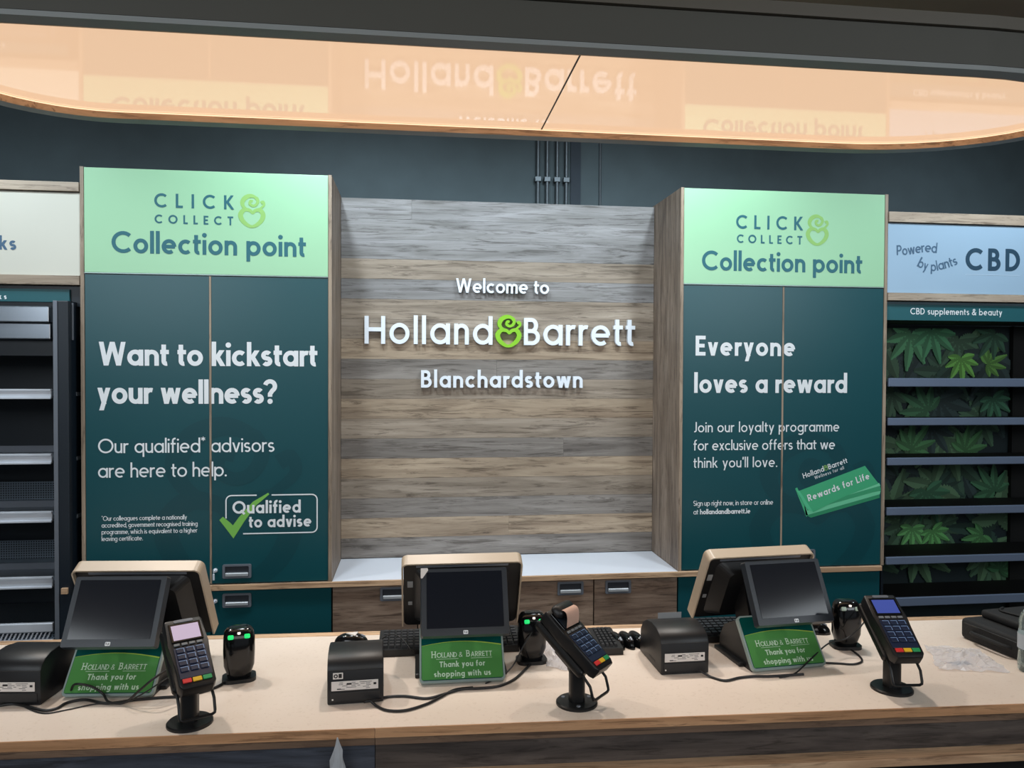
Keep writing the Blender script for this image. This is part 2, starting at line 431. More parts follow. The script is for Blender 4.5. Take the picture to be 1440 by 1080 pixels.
def glyph(c, w):
    """-> list of (pts, closed) or ('dot', x, y, r); ink width"""
    h = w / 2; r = (X - w) / 2 * .93; cy = X / 2; xr = h + 2 * r; rc = (1 - w) / 2; S = lambda *p: (list(p), False)
    def Pz(*pts):
        out = []
        for (ax, ay), (bx, by) in zip(pts, pts[1:]):
            L_ = math.hypot(bx - ax, by - ay); out.append(('par', ax, ay, bx, by, h * L_ / max(abs(by - ay), 1e-6)))
        return out
    hx = h * 1.07
    O_ = (circ(h + r, cy, r, (X - w) / 2), True)
    ra = .195; W = h + 2 * ra; dr = w * .62; hk = .11
    def arch(x, a): return [(x, X - h - a - .02)] + arc(x + a, X - h - a, a, 180, 0) + [(x + 2 * a, 0)]
    def ss(H, wd, y0=0):
        rs = (H - w) / 4; k = (wd - w) / 2
        return [(arc(h + k, y0 + H - h - rs, k, 35, 180, rs) + arc(h + k, y0 + H - h - rs, k, 180, 250, rs) + arc(h + k, y0 + h + rs, k, 70, 0, rs) + arc(h + k, y0 + h + rs, k, 0, -145, rs), False)]
    if c == 'a': return [O_, S((xr, 0), (xr, X))], xr + h
    if c == 'b': return [O_, S((h, 0), (h, AS))], xr + h
    if c == 'c': return [(arc(h + r, cy, r, 47, 313, (X - w) / 2), False)], xr * .86 + h
    if c == 'd': return [O_, S((xr, 0), (xr, AS))], xr + h
    if c == 'e': return [S((h, cy - h * .0), (xr + h * .3, cy)), (arc(h + r, cy, r, 0, 308, (X - w) / 2), False)], xr + h
    if c == 'f': return [([(.13 + h * .3, 0), (.13 + h * .3, AS - .2)] + arc(.13 + h * .3 + .15, AS - .15 - h, .15, 180, 75), False), S((0, X - h), (.34, X - h))], .36
    if c == 'g': return [O_, ([(xr, X), (xr, 0)] + arc(h + r, -.06, r, 0, -140, .2), False)], xr + h
    if c == 'h': return [S((h, 0), (h, AS)), (arch(h, ra), False)], W + h
    if c == 'i': return [S((h, 0), (h, X)), ('dot', h, X + .22, dr)], w
    if c == 'j': return [([(h + .05, X), (h + .05, -.1)] + arc(-.07 + h, -.1, .12, 0, -80), False), ('dot', h + .05, X + .22, dr)], w + .05
    if c == 'k': return [S((h, 0), (h, AS)), *Pz((.42, X), (w * .9, .28)), *Pz((.15 + h, .38), (.46, 0))], .54
    if c == 'l': return [S((h, 0), (h, AS))], w
    if c == 'm': return [S((h, 0), (h, X)), (arch(h, .165), False), (arch(h + .33, .165), False)], .66 + w
    if c == 'n': return [S((h, 0), (h, X)), (arch(h, ra), False)], W + h
    if c == 'o': return [O_], xr + h
    if c == 'p': return [O_, S((h, -DE), (h, X))], xr + h
    if c == 'q': return [O_, S((xr, -DE), (xr, X))], xr + h
    if c == 'r': return [S((h, 0), (h, X)), ([(h, X - h - .2)] + arc(h + .2, X - h - .2, .2, 180, 70), False)], .31 + h * .4
    if c == 's': return ss(X, .40 + w * .35), .40 + w * .35
    if c == 't': return [([(.14, X + .22), (.14, h + hk)] + arc(.14 + hk, h + hk, hk, 180, 285), False), S((0, X - h), (.35, X - h))], .34
    if c == 'u': return [([(h, X), (h, h + ra)] + arc(h + ra, h + ra, ra, 180, 360), False), S((W, 0), (W, X))], W + h
    if c == 'v': return Pz((hx, X), (.27, 0), (.54 - hx, X)), .54
    if c == 'w': return Pz((hx, X), (.24, 0), (.42, X), (.60, 0), (.84 - hx, X)), .84
    if c == 'x': return Pz((hx * 1.1, 0), (.50 - hx * 1.1, X)) + Pz((hx * 1.1, X), (.50 - hx * 1.1, 0)), .5
    if c == 'y': return Pz((hx, X), (.28, 0)) + Pz((.54 - hx, X), (.17, -DE)), .54
    if c == 'z': return [S((0, X - h), (.44, X - h), (.02, h), (.46, h))], .46
    if c == 'A': return Pz((hx, 0), (.37, 1), (.74 - hx, 0)) + [S((.17, .3), (.57, .3))], .74
    if c == 'B': return [S((h, 0), (h, 1)), ([(h, 1 - h), (.28, 1 - h)] + arc(.28, .76 - h * .5, .17, 90, -90, (.48 - h) / 2) + [(h, .52)], False),
                         ([(.28, .52)] + arc(.30, .26 + h * .5, .22, 90, -90, (.52 - h) / 2) + [(h, h)], False)], .52 + h
    if c == 'C': return [(arc(h + rc, .5, rc, 46, 314), False)], .86
    if c == 'D': return [S((h, 0), (h, 1)), ([(h, 1 - h), (.24, 1 - h)] + arc(.24, .5, .42 - h * .4, 90, -90, rc) + [(h, h)], False)], .66 + h * .6
    if c == 'E': return [S((.52, 1 - h), (h, 1 - h), (h, h), (.52, h)), S((h, .5), (.47, .5))], .52
    if c == 'H': return [S((h, 0), (h, 1)), S((.66, 0), (.66, 1)), S((h, .52), (.66, .52))], .66 + h
    if c == 'I': return [S((h, 0), (h, 1))], w
    if c == 'J': return [([(.28, 1), (.28, .2)] + arc(.11, .2, .17, 0, -100, .2 - h), False)], .28 + h
    if c == 'K': return [S((h, 0), (h, 1)), *Pz((.56, 1), (w * .9, .42)), *Pz((.22, .54), (.60, 0))], .68
    if c == 'L': return [S((h, 1), (h, h), (.48, h))], .48
    if c == 'N': return [S((h, 0), (h, 1)), *Pz((h, 1), (.66, 0)), S((.66, 0), (.66, 1))], .66 + h
    if c == 'O': return [(circ(h + rc, .5, rc), True)], 1.
    if c == 'P' or c == 'R':
        s = [S((h, 0), (h, 1)), ([(h, 1 - h), (.28, 1 - h)] + arc(.28, .72 - h * .3, .22, 90, -90, (.56 - h) / 2) + [(h, .44 + h * .2)], False)]
        if c == 'R': s += Pz((.27, .45), (.52, 0))
        return s, .52 + h
    if c == 'Q': return [(circ(h + rc, .5, rc), True), S((.62, .26), (.92, -.04))], 1.
    if c == 'S': return ss(1, .52 + w * .3), .52 + w * .3
    if c == 'T': return [S((0, 1 - h), (.62, 1 - h)), S((.31, 0), (.31, 1))], .62
    if c == 'W': return Pz((hx, 1), (.29, 0), (.54, 1), (.79, 0), (1.08 - hx, 1)), 1.08
    if c == '.': return [('dot', dr, dr * .9, dr)], 2 * dr
    if c == ',': return [S((.09, .1), (.02, -.12))], .12
    if c == "'": return [S((.08, 1.02), (.05, .76))], .12
    if c == '*': return [([(.13, 1.1), (.13, .80)], False, .5), ([(0, 1.02), (.26, .88)], False, .5), ([(0, .88), (.26, 1.02)], False, .5)], .26
    if c == '?': return [(arc(.22, .80 - h * .5, .21, 165, -60) + [(.22, .42), (.22, .30)], False), ('dot', .22, dr * .9, dr)], .44
    if c == '&': return [([(.66, 0), (.20, .62)] + arc(.32, .80, .15, 200, -20, .20 - h) + arc(.22, .26, .20, 80, 270, .26 - h) + [(.50, .12), (.64, .45)], False)], .68
    return [], .30


def line_layout(txt, weights, track):
    x = 0; out = []
    for i, c in enumerate(txt):
        if c == ' ': x += .25 + track; continue
        g, wd = glyph(c, weights[i]); out.append((c, g, x, wd, weights[i])); x += wd + track
    return out, x - track


def text(bm, txt, x0, x1, z0, cap, wt=.15, d=0.0, d1=None, P=None, serif=False, letters=None, step=-.00016, xh=.68):
    global X
    X = xh
    """writes txt from x0 to x1 on baseline z0 (metres). letters: callable that receives each glyph's bmesh (one mesh each)"""
    ws = wt if isinstance(wt, list) else [wt] * len(txt)
    n = max(1, len(txt) - 1); W = (x1 - x0) / cap
    _, w0 = line_layout(txt, ws, 0)
    tr = (W - w0) / n; sx = 1.0
    lo = .05
    if tr < lo: tr = lo; _, w1 = line_layout(txt, ws, tr); sx = W / w1
    lay, _ = line_layout(txt, ws, tr)
    P = P or (lambda x, z, dd: (x, dd, z))
    for c, g, gx, wd, wg in lay:
        b = bm if letters is None else bmesh.new()
        sc_ = cap
        dn = d - step
        for s in g:
            dn += step
            if s[0] == 'par':
                _, ax, ay, bx, by, hx = s
                q = [(x0 + (gx + u_) * sc_ * sx, z0 + v_ * sc_) for u_, v_ in ((ax - hx, ay), (bx - hx, by), (bx + hx, by), (ax + hx, ay))]
                v = [b.verts.new(P(p[0], p[1], dn)) for p in q]; b.faces.new(v)
                if d1 is not None:
                    v2 = [b.verts.new(P(p[0], p[1], d1)) for p in q]; b.faces.new(v2[::-1])
                    for k in range(4): b.faces.new((v[k], v2[k], v2[(k + 1) % 4], v[(k + 1) % 4]))
                continue
            if s[0] == 'dot':
                pts = [(x0 + (gx + s[1] + s[3] * cos(2 * pi * k / 14)) * sc_ * sx, z0 + (s[2] + s[3] * sin(2 * pi * k / 14)) * sc_) for k in range(14)]
                v = [b.verts.new(P(p[0], p[1], dn)) for p in pts]; b.faces.new(v)
                if d1 is not None:
                    v2 = [b.verts.new(P(p[0], p[1], d1)) for p in pts]; b.faces.new(v2[::-1])
                    for k in range(14): b.faces.new((v[k], v2[k], v2[(k + 1) % 14], v[(k + 1) % 14]))
                continue
            pts = [(x0 + (gx + p[0]) * sc_ * sx, z0 + p[1] * sc_) for p in s[0]]
            ribbon(b, pts, wg / 2 * sc_ * (s[2] if len(s) > 2 else 1), s[1], dn, d1, P, step * .025)
            if serif and not s[1]:
                for e in (pts[0], pts[-1]):
                    if abs(e[1] - z0) < .03 * cap or abs(e[1] - z0 - cap) < .03 * cap:
                        sg = .03 * cap if e[1] < z0 + cap / 2 else -.03 * cap
                        ribbon(b, [(e[0] - .15 * cap, e[1] + sg), (e[0] + .15 * cap, e[1] + sg)], .03 * cap, False, dn + step * 4, d1, P)
        if letters: letters(c, b)


# heart shaped ampersand, in a box 0..1 wide, 0..1.25 tall
def ampersand(bm, x0, z0, wid, hgt, d, d1=None, P=None, fat=1.0):
    P = P or (lambda x, z, dd: (x, dd, z))
    q = lambda p: (x0 + p[0] * wid, z0 + p[1] * hgt)
    # heart loop (thick on the sides)
    heart = spline([(.52, .46, 0), (.42, .53, 0), (.22, .545, 0), (.085, .40, 0), (.16, .22, 0), (.34, .09, 0), (.49, .05, 0), (.64, .09, 0), (.82, .22, 0),
                    (.90, .40, 0), (.79, .545, 0), (.62, .53, 0)], 5, True)
    hw = [(.052 + .035 * abs(p.x - .5) / .4) * wid * fat for p in heart]; hw = hw if fat else hw
    ribbon(bm, [q(p) for p in heart], hw, True, d, d1, P)
    top = spline([(.36, .53, 0), (.20, .63, 0), (.15, .76, 0), (.25, .90, 0), (.45, .965, 0), (.63, .92, 0), (.71, .81, 0), (.64, .70, 0), (.52, .67, 0), (.42, .73, 0), (.45, .81, 0), (.53, .80, 0)], 5)
    n = len(top)
    hw = [(.03 + .055 * math.exp(-((k / n - .25) / .2) ** 2) + .02 * (k / n > .45)) * wid * fat for k in range(n)]
    ribbon(bm, [q(p) for p in top], hw, False, d - .0001, d1, P)
    tail = spline([(.66, .53, 0), (.80, .60, 0), (.93, .70, 0), (.90, .79, 0), (.82, .76, 0)], 5)
    n = len(tail)
    ribbon(bm, [q(p) for p in tail], [(.028 + .035 * k / n) * wid * fat for k in range(n)], False, d - .0002, d1, P)


def clip(bm, x0, x1):
    for co, no in (((x0, 0, 0), (-1, 0, 0)), ((x1, 0, 0), (1, 0, 0))):
        bmesh.ops.bisect_plane(bm, geom=bm.verts[:] + bm.edges[:] + bm.faces[:], plane_co=co, plane_no=no, clear_outer=True)
    return bm


# ================================================================ SETTING
def struct(name, bm, m, **k):
    o = part(name, bm, m, **k); o['kind'] = 'structure'; return o


struct('floor', B(((-3.6, -3.2, -.06), (4.6, 4.2, 0))), FLOOR)
struct('ceiling', B(((-3.6, -3.2, 3.15), (4.6, 4.2, 3.25))), CEIL)
struct('wall_back', B(((-3.6, 3.86, 0), (4.6, 4.0, 3.15))), DARKW)
struct('wall_left', B(((-3.7, -3.2, 0), (-3.6, 4.0, 3.15))), WALLP)
struct('wall_right', B(((4.6, -3.2, 0), (4.7, 4.0, 3.15))), WALLP)
xr0, _ = px(802, 250, 3.86); xr1, _ = px(816, 250, 3.86)
struct('trim_1', B(((xr0, 3.85, 2.3), (xr1, 3.86, 3.15))), DARKR)
for k, u in enumerate((757, 770, 784, 797)):
    x, _ = px(u, 250, 3.83)
    t = thing('conduit', ['steel conduit pipe furthest left on the dark wall above the wood panel', 'second conduit pipe from the left on the dark wall above the wood panel',
                          'third conduit pipe from the left on the dark wall above the wood panel', 'conduit pipe nearest the dark recess above the wood panel'][k], 'pipe', (x, 3.842, 2.45), 0, 'conduits above the wood panel')
    bm = bmesh.new(); lathe(bm, [(.009, 0), (.009, .70)], n=10); part('pipe', bm, PIPE, t, smooth=True)
    part('clip', B(((-.016, -.012, .20), (.016, .017, .225), .002)), PIPE, t)
x, _ = px(845, 250, 3.84)
bm = bmesh.new(); lathe(bm, [(.006, 2.46), (.006, 3.15)], (x, 3.853, 0), n=8)
tag(part('wall_cable', bm, PIPE, smooth=True), 'thin grey cable running up the dark wall right of the conduits', 'cable')

# ================================================================ CANOPY (rounded light box hung above the counter)
YN, YF, YM = 1.838, 2.484, (1.838 + 2.484) / 2
HY = (YF - YN) / 2


def outline(g):
    """canopy outline grown outwards by g, counter-clockwise from near-left"""
    xl, rl, xr, rr = -.908, .344, 1.434, .545
    o = []
    for k in range(21):
        a = radians(-90 + 180 * k / 20); o.append((xr + (rr + g) * cos(a), YM + (HY + g) * sin(a)))
    for k in range(21):
        a = radians(90 + 180 * k / 20); o.append((xl + (rl + g) * cos(a), YM + (HY + g) * sin(a)))
    return o


def ring(bm, gi, go, z0, z1):
    a, b = outline(gi), outline(go); n = len(a)
    V = [[bm.verts.new((p[0], p[1], z)) for p in q] for q, z in ((a, z0), (b, z0), (b, z1), (a, z1))]
    for i in range(n):
        j = (i + 1) % n
        for s in range(4):
            s2 = (s + 1) % 4; bm.faces.new((V[s][i], V[s][j], V[s2][j], V[s2][i]))


cano = thing('ceiling_canopy', 'long rounded canopy with glowing peach light box hung over the counter', 'ceiling light', (.3, YM, 2.462))
bm = bmesh.new(); ring(bm, .0, .005, 2.462, 2.489); part('inner_rim', bm, OAK, cano, True)
bm = bmesh.new(); ring(bm, .0051, .048, 2.462, 2.474); part('bottom_lip', bm, SOFLIP, cano, True)
bm = bmesh.new(); ring(bm, .043, .050, 2.4741, 2.562); part('fascia', bm, SOFFIT, cano, True)
bm = bmesh.new(); ring(bm, .040, .062, 2.563, 2.594); part('top_trim', bm, SOFTRIM, cano, True)
bm = bmesh.new(); prism(bm, outline(.039), 2.56, 2.60, 'Z'); part('top_board', bm, SOFFIT, cano, True)
seam0, seam1 = pz(810, 80, 2.485)[0], pz(762, 186, 2.485)[0]
for nm, side in (('light_panel', 0), ('light_panel', 1)):
    bm = bmesh.new()
    prism(bm, outline(-.004), 2.484, 2.492, 'Z')
    sx = (seam0 + seam1) / 2
    bmesh.ops.bisect_plane(bm, geom=bm.verts[:] + bm.edges[:] + bm.faces[:], plane_co=(sx + (.0015 if side else -.0015), 0, 0), plane_no=((-1 if side else 1), 0, 0), clear_outer=True)
    es = [e for e in bm.edges if e.is_boundary]
    bmesh.ops.holes_fill(bm, edges=es)
    part(nm, bm, LIGHTBOX, cano, True)
part('panel_joint', B(((sx - .0022, YN + .001, 2.4825), (sx + .0022, YF - .001, 2.4838))), SOFTRIM, cano, True)
bm = bmesh.new(); ring(bm, -.0022, -.0002, 2.4805, 2.4835); part('led_strip', bm, LEDSTRIP, cano, True)
for x in (-.8, .2):
    for y in (1.95, 2.38):
        bm = bmesh.new(); lathe(bm, [(.006, 2.5625), (.006, 3.15)], (x, y, 0), n=8); part('hanging_rod', bm, PIPE, cano, True)

# ================================================================ BACK UNITS
FY = 3.30      # plane of doors
ZW0, ZW1 = .783, .806   # worktop
TOP = 2.513; HB = 2.086
LX0, LX1, RX0, RX1 = -1.346, -.353, 1.162, 2.146


def cab_common(name, label, x0, x1, gap):
    t = thing(name, label, 'cabinet', ((x0 + x1) / 2, 3.48, ZW1))
    part('side_panel', B(((x0, FY + .004, ZW1), (x0 + .018, 3.855, TOP))), PLANKV, t, True)
    part('side_panel', B(((x1 - .018, FY + .004, ZW1), (x1, 3.855, TOP))), PLANKV, t, True)
    for xa in (x0, x1 - .014):
        part('edging', B(((xa, FY - .004, ZW1), (xa + .014, FY + .004, TOP))), OAKV, t, True)
    part('top_board', B(((x0 + .019, FY + .03, TOP - .03), (x1 - .019, 3.855, TOP - .01))), PLANKV, t, True)
    part('back_board', B(((x0 + .019, 3.83, ZW1 + .001), (x1 - .019, 3.85, TOP - .031))), NAVYB, t, True)
    hp = part('header_panel', B(((x0 + .015, FY - .002, HB + .003), (x1 - .015, FY + .022, TOP - .002), .0015)), MINT, t, True)
    part('header_edge', B(((x0 + .015, FY - .003, HB - .001), (x1 - .015, FY + .02, HB + .0028))), SILVER, t, True)
    ds = []
    for a, b in ((x0 + .015, gap - .0045), (gap + .0045, x1 - .015)):
        ds.append((part('door', B(((a, FY, ZW1 + .003), (b, FY + .02, HB - .003), .001)), TEAL, t, True), a, b))
    part('centre_edging', B(((gap - .004, FY - .0005, ZW1 + .003), (gap + .004, FY + .02, HB - .003))), OAKV, t, True)
    return t, hp, ds


def dtext(ds, txt, u0, v0, u1, cap, wt, mat_=None, plane=FY - .0008):
    """one printed line; each door carries the letters that lie on it"""
    x0, z0 = px(u0, v0, FY); x1, _ = px(u1, v0, FY); cp = cap * abs(px(u0, v0, FY)[1] - px(u0, v0 + 10, FY)[1]) / 10
    for d, a, b in ds:
        if b < x0 or a > x1: continue
        if cap >= 12:
            def put(c, g):
                clip(g, a, b)
                if len(g.faces): part('letter', g, mat_ or WHITEP, d, True)
                else: g.free()
            text(None, txt, x0, x1, z0, cp, wt, plane, letters=put); continue
        bm = bmesh.new(); text(bm, txt, x0, x1, z0, cp, wt, plane); clip(bm, a, b)
        if len(bm.faces): part('small_print', bm, mat_ or WHITEP, d, True, kind='stuff')
        else: bm.free()


def ptext(parent, txt, u0, v0, u1, cap, wt, m, y, off=.0008, **k):
    x0, z0 = px(u0, v0, y); x1, _ = px(u1, v0, y); cp = cap * abs(px(u0, v0, y)[1] - px(u0, v0 + 10, y)[1]) / 10
    if cap >= 12: return text(None, txt, x0, x1, z0, cp, wt, y - off, letters=lambda c, g: part('letter', g, m, parent, True))
    bm = bmesh.new(); text(bm, txt, x0, x1, z0, cp, wt, y - off, **k)
    return part('small_print', bm, m, parent, True, kind='stuff')


def pamp(parent, u0, v0, u1, v1, m, y, off=.0008, name='ampersand', **k):
    x0, z0 = px(u0, v1, y); x1, z1 = px(u1, v0, y)
    bm = bmesh.new(); ampersand(bm, x0, z0, x1 - x0, z1 - z0, y - off, **k)
    return part(name, bm, m, parent, True)


def handle(parent, cx, cz, w_=.116, h_=.058, y=FY):
    o = rrect(cx - w_ / 2, cz - h_ / 2, cx + w_ / 2, cz + h_ / 2, .006, 3); i = rrect(cx - w_ / 2 + .010, cz - h_ / 2 + .008, cx + w_ / 2 - .010, cz + h_ / 2 - .008, .004, 3)
    bm = bmesh.new(); ya, yb = y - .006, y - .0005; n = len(o)
    V = [[bm.verts.new((p[0], yy, p[1])) for p in q] for q, yy in ((o, ya), (o, yb), (i, yb), (i, ya))]
    for s in range(4):
        for k in range(n): bm.faces.new((V[s][k], V[s][(k + 1) % n], V[(s + 1) % 4][(k + 1) % n], V[(s + 1) % 4][k]))
    part('handle', bm, HANDLEG, parent, True)
    part('handle_pocket', B(((cx - w_ / 2 + .0102, y - .0015, cz - h_ / 2 + .0082), (cx + w_ / 2 - .0102, y - .0005, cz + h_ / 2 - .0082))), HANDLED, parent, True)
    part('handle_lip', B(((cx - w_ / 2 + .012, y - .013, cz - h_ / 2 + .009), (cx + w_ / 2 - .012, y - .0016, cz - h_ / 2 + .024), .003)), HANDLES, parent, True)


def lock(parent, cx, cz, y=FY):
    bm = bmesh.new(); lathe(bm, [(.009, 0), (.009, .004), (.006, .006)], n=14)
    for v in bm.verts: v.co = Vector((cx + v.co.x, y - .0005 - v.co.z, cz + v.co.y))
    part('lock', bm, STEEL, parent, True, smooth=True)
    part('key', B(((cx - .0015, y - .03, cz - .006), (cx + .0015, y - .0066, cz + .004)), ((cx - .004, y - .031, cz - .034), (cx + .004, y - .028, cz - .008), .001)), STEEL, parent, True)


gapL = px(296, 600, FY)[0]; gapR = px(1100, 600, FY)[0]
tL, hL, dL = cab_common('tall_cabinet', 'tall teal cabinet with mint header, printed with Want to kickstart your wellness', LX0, LX1, gapL)
tR, hR, dR = cab_common('tall_cabinet', 'tall teal cabinet with mint header, printed with Everyone loves a reward', RX0, RX1, gapR)

# headers
HYP = FY - .002
ptext(hL, 'CLICK', 217, 291.5, 329, 20, .17, TEALP, HYP)
ptext(hL, 'COLLECT', 217.5, 314, 328, 12.5, .19, TEALP, HYP)
ptext(hL, 'Collection point', 157, 355.5, 430, 31, .17, TEALP, HYP)
pamp(hL, 335, 274.5, 374, 320.5, LIMEP, HYP)
ptext(hR, 'CLICK', 1035, 321.5, 1129, 19.5, .17, TEALP, HYP)
ptext(hR, 'COLLECT', 1036, 341.5, 1128, 12, .19, TEALP, HYP)
ptext(hR, 'Collection point', 987, 380, 1212, 28, .17, TEALP, HYP)
pamp(hR, 1133, 303, 1166, 345.5, LIMEP, HYP)
# faint tone-on-tone ampersands printed across the doors
for ds, u0, v0, u1, v1 in ((dL, 215, 590, 430, 845), (dR, 1052, 612, 1236, 830)):
    for d, a, b in ds:
        x0, z0 = px(u0, v1, FY); x1, z1 = px(u1, v0, FY); bm = bmesh.new()
        ampersand(bm, x0, z0, x1 - x0, z1 - z0, FY - .0003, fat=.9); clip(bm, a, b)
        bmesh.ops.bisect_plane(bm, geom=bm.verts[:] + bm.edges[:] + bm.faces[:], plane_co=(0, 0, ZW1 + .006), plane_no=(0, 0, -1), clear_outer=True)
        part('printed_motif', bm, TEALD, d, True)
dtext(dL, 'Want to kickstart', 139, 514, 446, 33.5, .185)
dtext(dL, 'your wellness?', 137, 568, 387, 33.5, .185)
dtext(dL, 'Our qualified* advisors', 138, 637.5, 386, 20.5, .115)
dtext(dL, 'are here to help.', 138, 672, 319, 20.5, .115)
for s, v, u in (('*Our colleagues complete a nationally', 732.5, 263), ('accredited, government recognised training', 742, 278), ('programme, which is equivalent to a higher', 751.5, 277.5), ('leaving certificate.', 761, 201)):
    dtext(dL, s, 143, v, u, 6.6, .13)
dtext(dR, 'Everyone', 978, 500, 1118, 28, .185)
dtext(dR, 'loves a reward', 976, 552.5, 1191, 28, .185)
dtext(dR, 'Join our loyalty programme', 975, 608, 1180, 14.5, .12)
dtext(dR, 'for exclusive offers that we', 975, 633.5, 1174, 14.5, .12)
dtext(dR, "think you'll love.", 975, 658, 1093, 14.5, .12)
dtext(dR, 'Sign up right now, in store or online', 975, 711.5, 1087, 7.2, .12)
dtext(dR, 'at hollandandbarrett.ie', 975, 723.5, 1055, 7.2, [.12] * 3 + [.19] * 20)
# badge with the tick
d2 = dL[1][0]
x0, z0 = px(318, 751, FY); x1, z1 = px(446, 695, FY)
bm = bmesh.new(); o = rrect(x0, z0, x1, z1, .022, 6)
i0 = next(i for i, p in enumerate(o) if p[0] < x0 + .02 and p[1] > z1 - .03)
xg0, _ = px(361, 696, FY); xg1, _ = px(382, 696, FY); zg = px(318, 729, FY)[1]; xb = px(342, 750, FY)[0]
N = len(o); br = [p for p in o]
# right part: from top gap clockwise to bottom gap, left part: from top gap to left side gap
tr_ = [p for p in o[:7]][::-1]; tl_ = o[7:14]; br_ = o[21:28][::-1]
right = [(xg1, z1)] + tr_ + br_ + [(xb, z0)]
left = [(xg0, z1)] + tl_ + [(x0, zg)]
for q in (right, left): ribbon(bm, q, .0026, False, FY - .0012)
text(bm, 'Qualified', px(327, 722, FY)[0], px(423, 722, FY)[0], px(327, 722.5, FY)[1], 17.5 / 330, .18, FY - .0013)
text(bm, 'to advise', px(350, 742, FY)[0], px(438, 742, FY)[0], px(350, 742, FY)[1], 16.5 / 330, .18, FY - .0013)
part('badge_lettering', bm, WHITEP, d2, True)
bm = bmesh.new(); pts = [px(u, v, FY) for u, v in ((311, 729), (320, 738), (328, 748), (340, 730), (358, 708), (378, 694))]
ribbon(bm, pts, [.010, .014, .017, .014, .010, .004], False, FY - .0009)
part('tick', bm, TICKG, d2, True)
# handles and locks
hx, hz = px(333.5, 803, FY); handle(d2, hx, hz); lx, lz = px(303, 802, FY); lock(d2, lx, lz)
hx2 = gapR + (hx - gapL); handle(dR[1][0], hx2, hz); lock(dR[1][0], gapR + (lx - gapL), lz)
# rewards card print
d3 = dR[1][0]; bm = bmesh.new(); cl = bm.loops.layers.float_color.new('col')


def cpoly(uv, rgb, off):
    v = [bm.verts.new((px(a, b, FY)[0], FY - off, px(a, b, FY)[1])) for a, b in uv]
    f = bm.faces.new(v)
    for l in f.loops: l[cl] = s2l(rgb)


cpoly([(1118, 687), (1121, 685.5), (1137, 722), (1134, 727)], (70, 180, 130), .0008)
cpoly([(1131, 712), (1236, 684), (1237, 700), (1140, 728), (1133, 724)], (46, 142, 100), .0008)
cpoly([(1132, 712), (1238.5, 690), (1237, 695), (1136, 724)], (110, 205, 160), .0010)
cpoly([(1130, 708), (1237, 682), (1239, 689), (1135, 718)], (60, 160, 114), .0012)
cpoly([(1128, 704), (1236, 679), (1238, 683), (1133, 713)], (120, 212, 168), .0014)
cpoly([(1124, 690), (1216, 655), (1235, 680), (1190, 697), (1143.5, 720)], (66, 176, 126), .0016)
cpoly([(1124, 690), (1143.5, 720), (1135, 716), (1120, 690)], (84, 196, 146), .0017)
part('rewards_card_print', bm, PRINTC, d3, True)


def slanted(ua, va, ub, vb, off):
    xa, za = px(ua, va, FY); xb_, zb = px(ub, vb, FY); L = math.hypot(xb_ - xa, zb - za); cs, sn = (xb_ - xa) / L, (zb - za) / L
    return L, (lambda x, z, d: (xa + x * cs - z * sn, FY - off + d, za + x * sn + z * cs))


bm = bmesh.new()
L_, P_ = slanted(1137, 705, 1223, 673, .0022); text(bm, 'Rewards for Life', 0, L_, 0, 10 / 325, .17, 0, P=P_)
L_, P_ = slanted(1130, 673, 1192, 650.5, .0010); text(bm, 'Holland', 0, L_ * .47, 0, 8 / 325, .15, 0, P=P_); text(bm, 'Barrett', L_ * .57, L_, 0, 8 / 325, .15, 0, P=P_)
L_, P_ = slanted(1146, 674, 1187, 659.5, .0010); text(bm, 'Wellness for all', 0, L_, 0, 4.8 / 325, .12, 0, P=P_)
part('lettering', bm, WHITEP, d3, True, kind='stuff')
bm = bmesh.new(); L_, P_ = slanted(1130, 673, 1192, 650.5, .0010); ampersand(bm, L_ * .475, -.001, L_ * .085, .026, 0, P=P_); part('ampersand', bm, LIMEP, d3, True)

# ---- niche of weathered planks between the towers
NY = 3.68
nx0, nx1 = LX1 + .001, RX0 - .001
nt_ = thing('feature_panel', 'weathered oak plank panel between the two tall cabinets', 'wall panel', ((nx0 + nx1) / 2, NY, ZW1))
part('backing', B(((nx0, NY + .012, ZW1 + .001), (nx1, 3.855, 2.505))), PLANKV, nt_, True)
pitch_ = (2.505 - ZW1 - .0015) / 18
tones_ = 'DWDMWDMWMDWMMLMLLL'
PLANKL = wood('weathered_oak_cool_lit', (112, 110, 108), (136, 134, 134), (160, 158, 160), grain=.8, rnd=.3)  # cool light from above put into the paler grey of the upper rows
rnd = random.Random(3)
for k in range(18):
    z0 = ZW1 + .0015 + k * pitch_; z1 = z0 + pitch_
    cuts = [nx0] + ([rnd.uniform(nx0 + .3, nx1 - .3)] if k % 4 == 1 else []) + [nx1]
    for a, b in zip(cuts, cuts[1:]):
        part('plank', B(((a + .0002, NY + rnd.uniform(0, .0005), z0 + .0003), (b - .0002, NY + .0118, z1 - .0003), .0005)), {'L': PLANKL, 'D': PLANKD, 'W': PLANK, 'M': PLANKM}[tones_[k]], nt_, True)

# ---- wall lettering
LYB, LYF = NY - .001, NY - .022


def wall_sign(label, rows):
    xs = [px(r[1], r[2], NY) for r in rows]
    t = thing('letter_sign', label, 'sign', (xs[0][0], NY, xs[0][1]))
    for txt, u0, v0, u1, cap, wt in rows:
        x0, z0 = px(u0, v0, NY); x1, _ = px(u1, v0, NY); cp = cap * 3.66 / 1080
        text(None, txt, x0, x1, z0, cp, wt, LYF, LYB, letters=lambda c, b: part('letter', b, LETTER, t, True), xh=.76 if cap > 30 else .68)
    return t


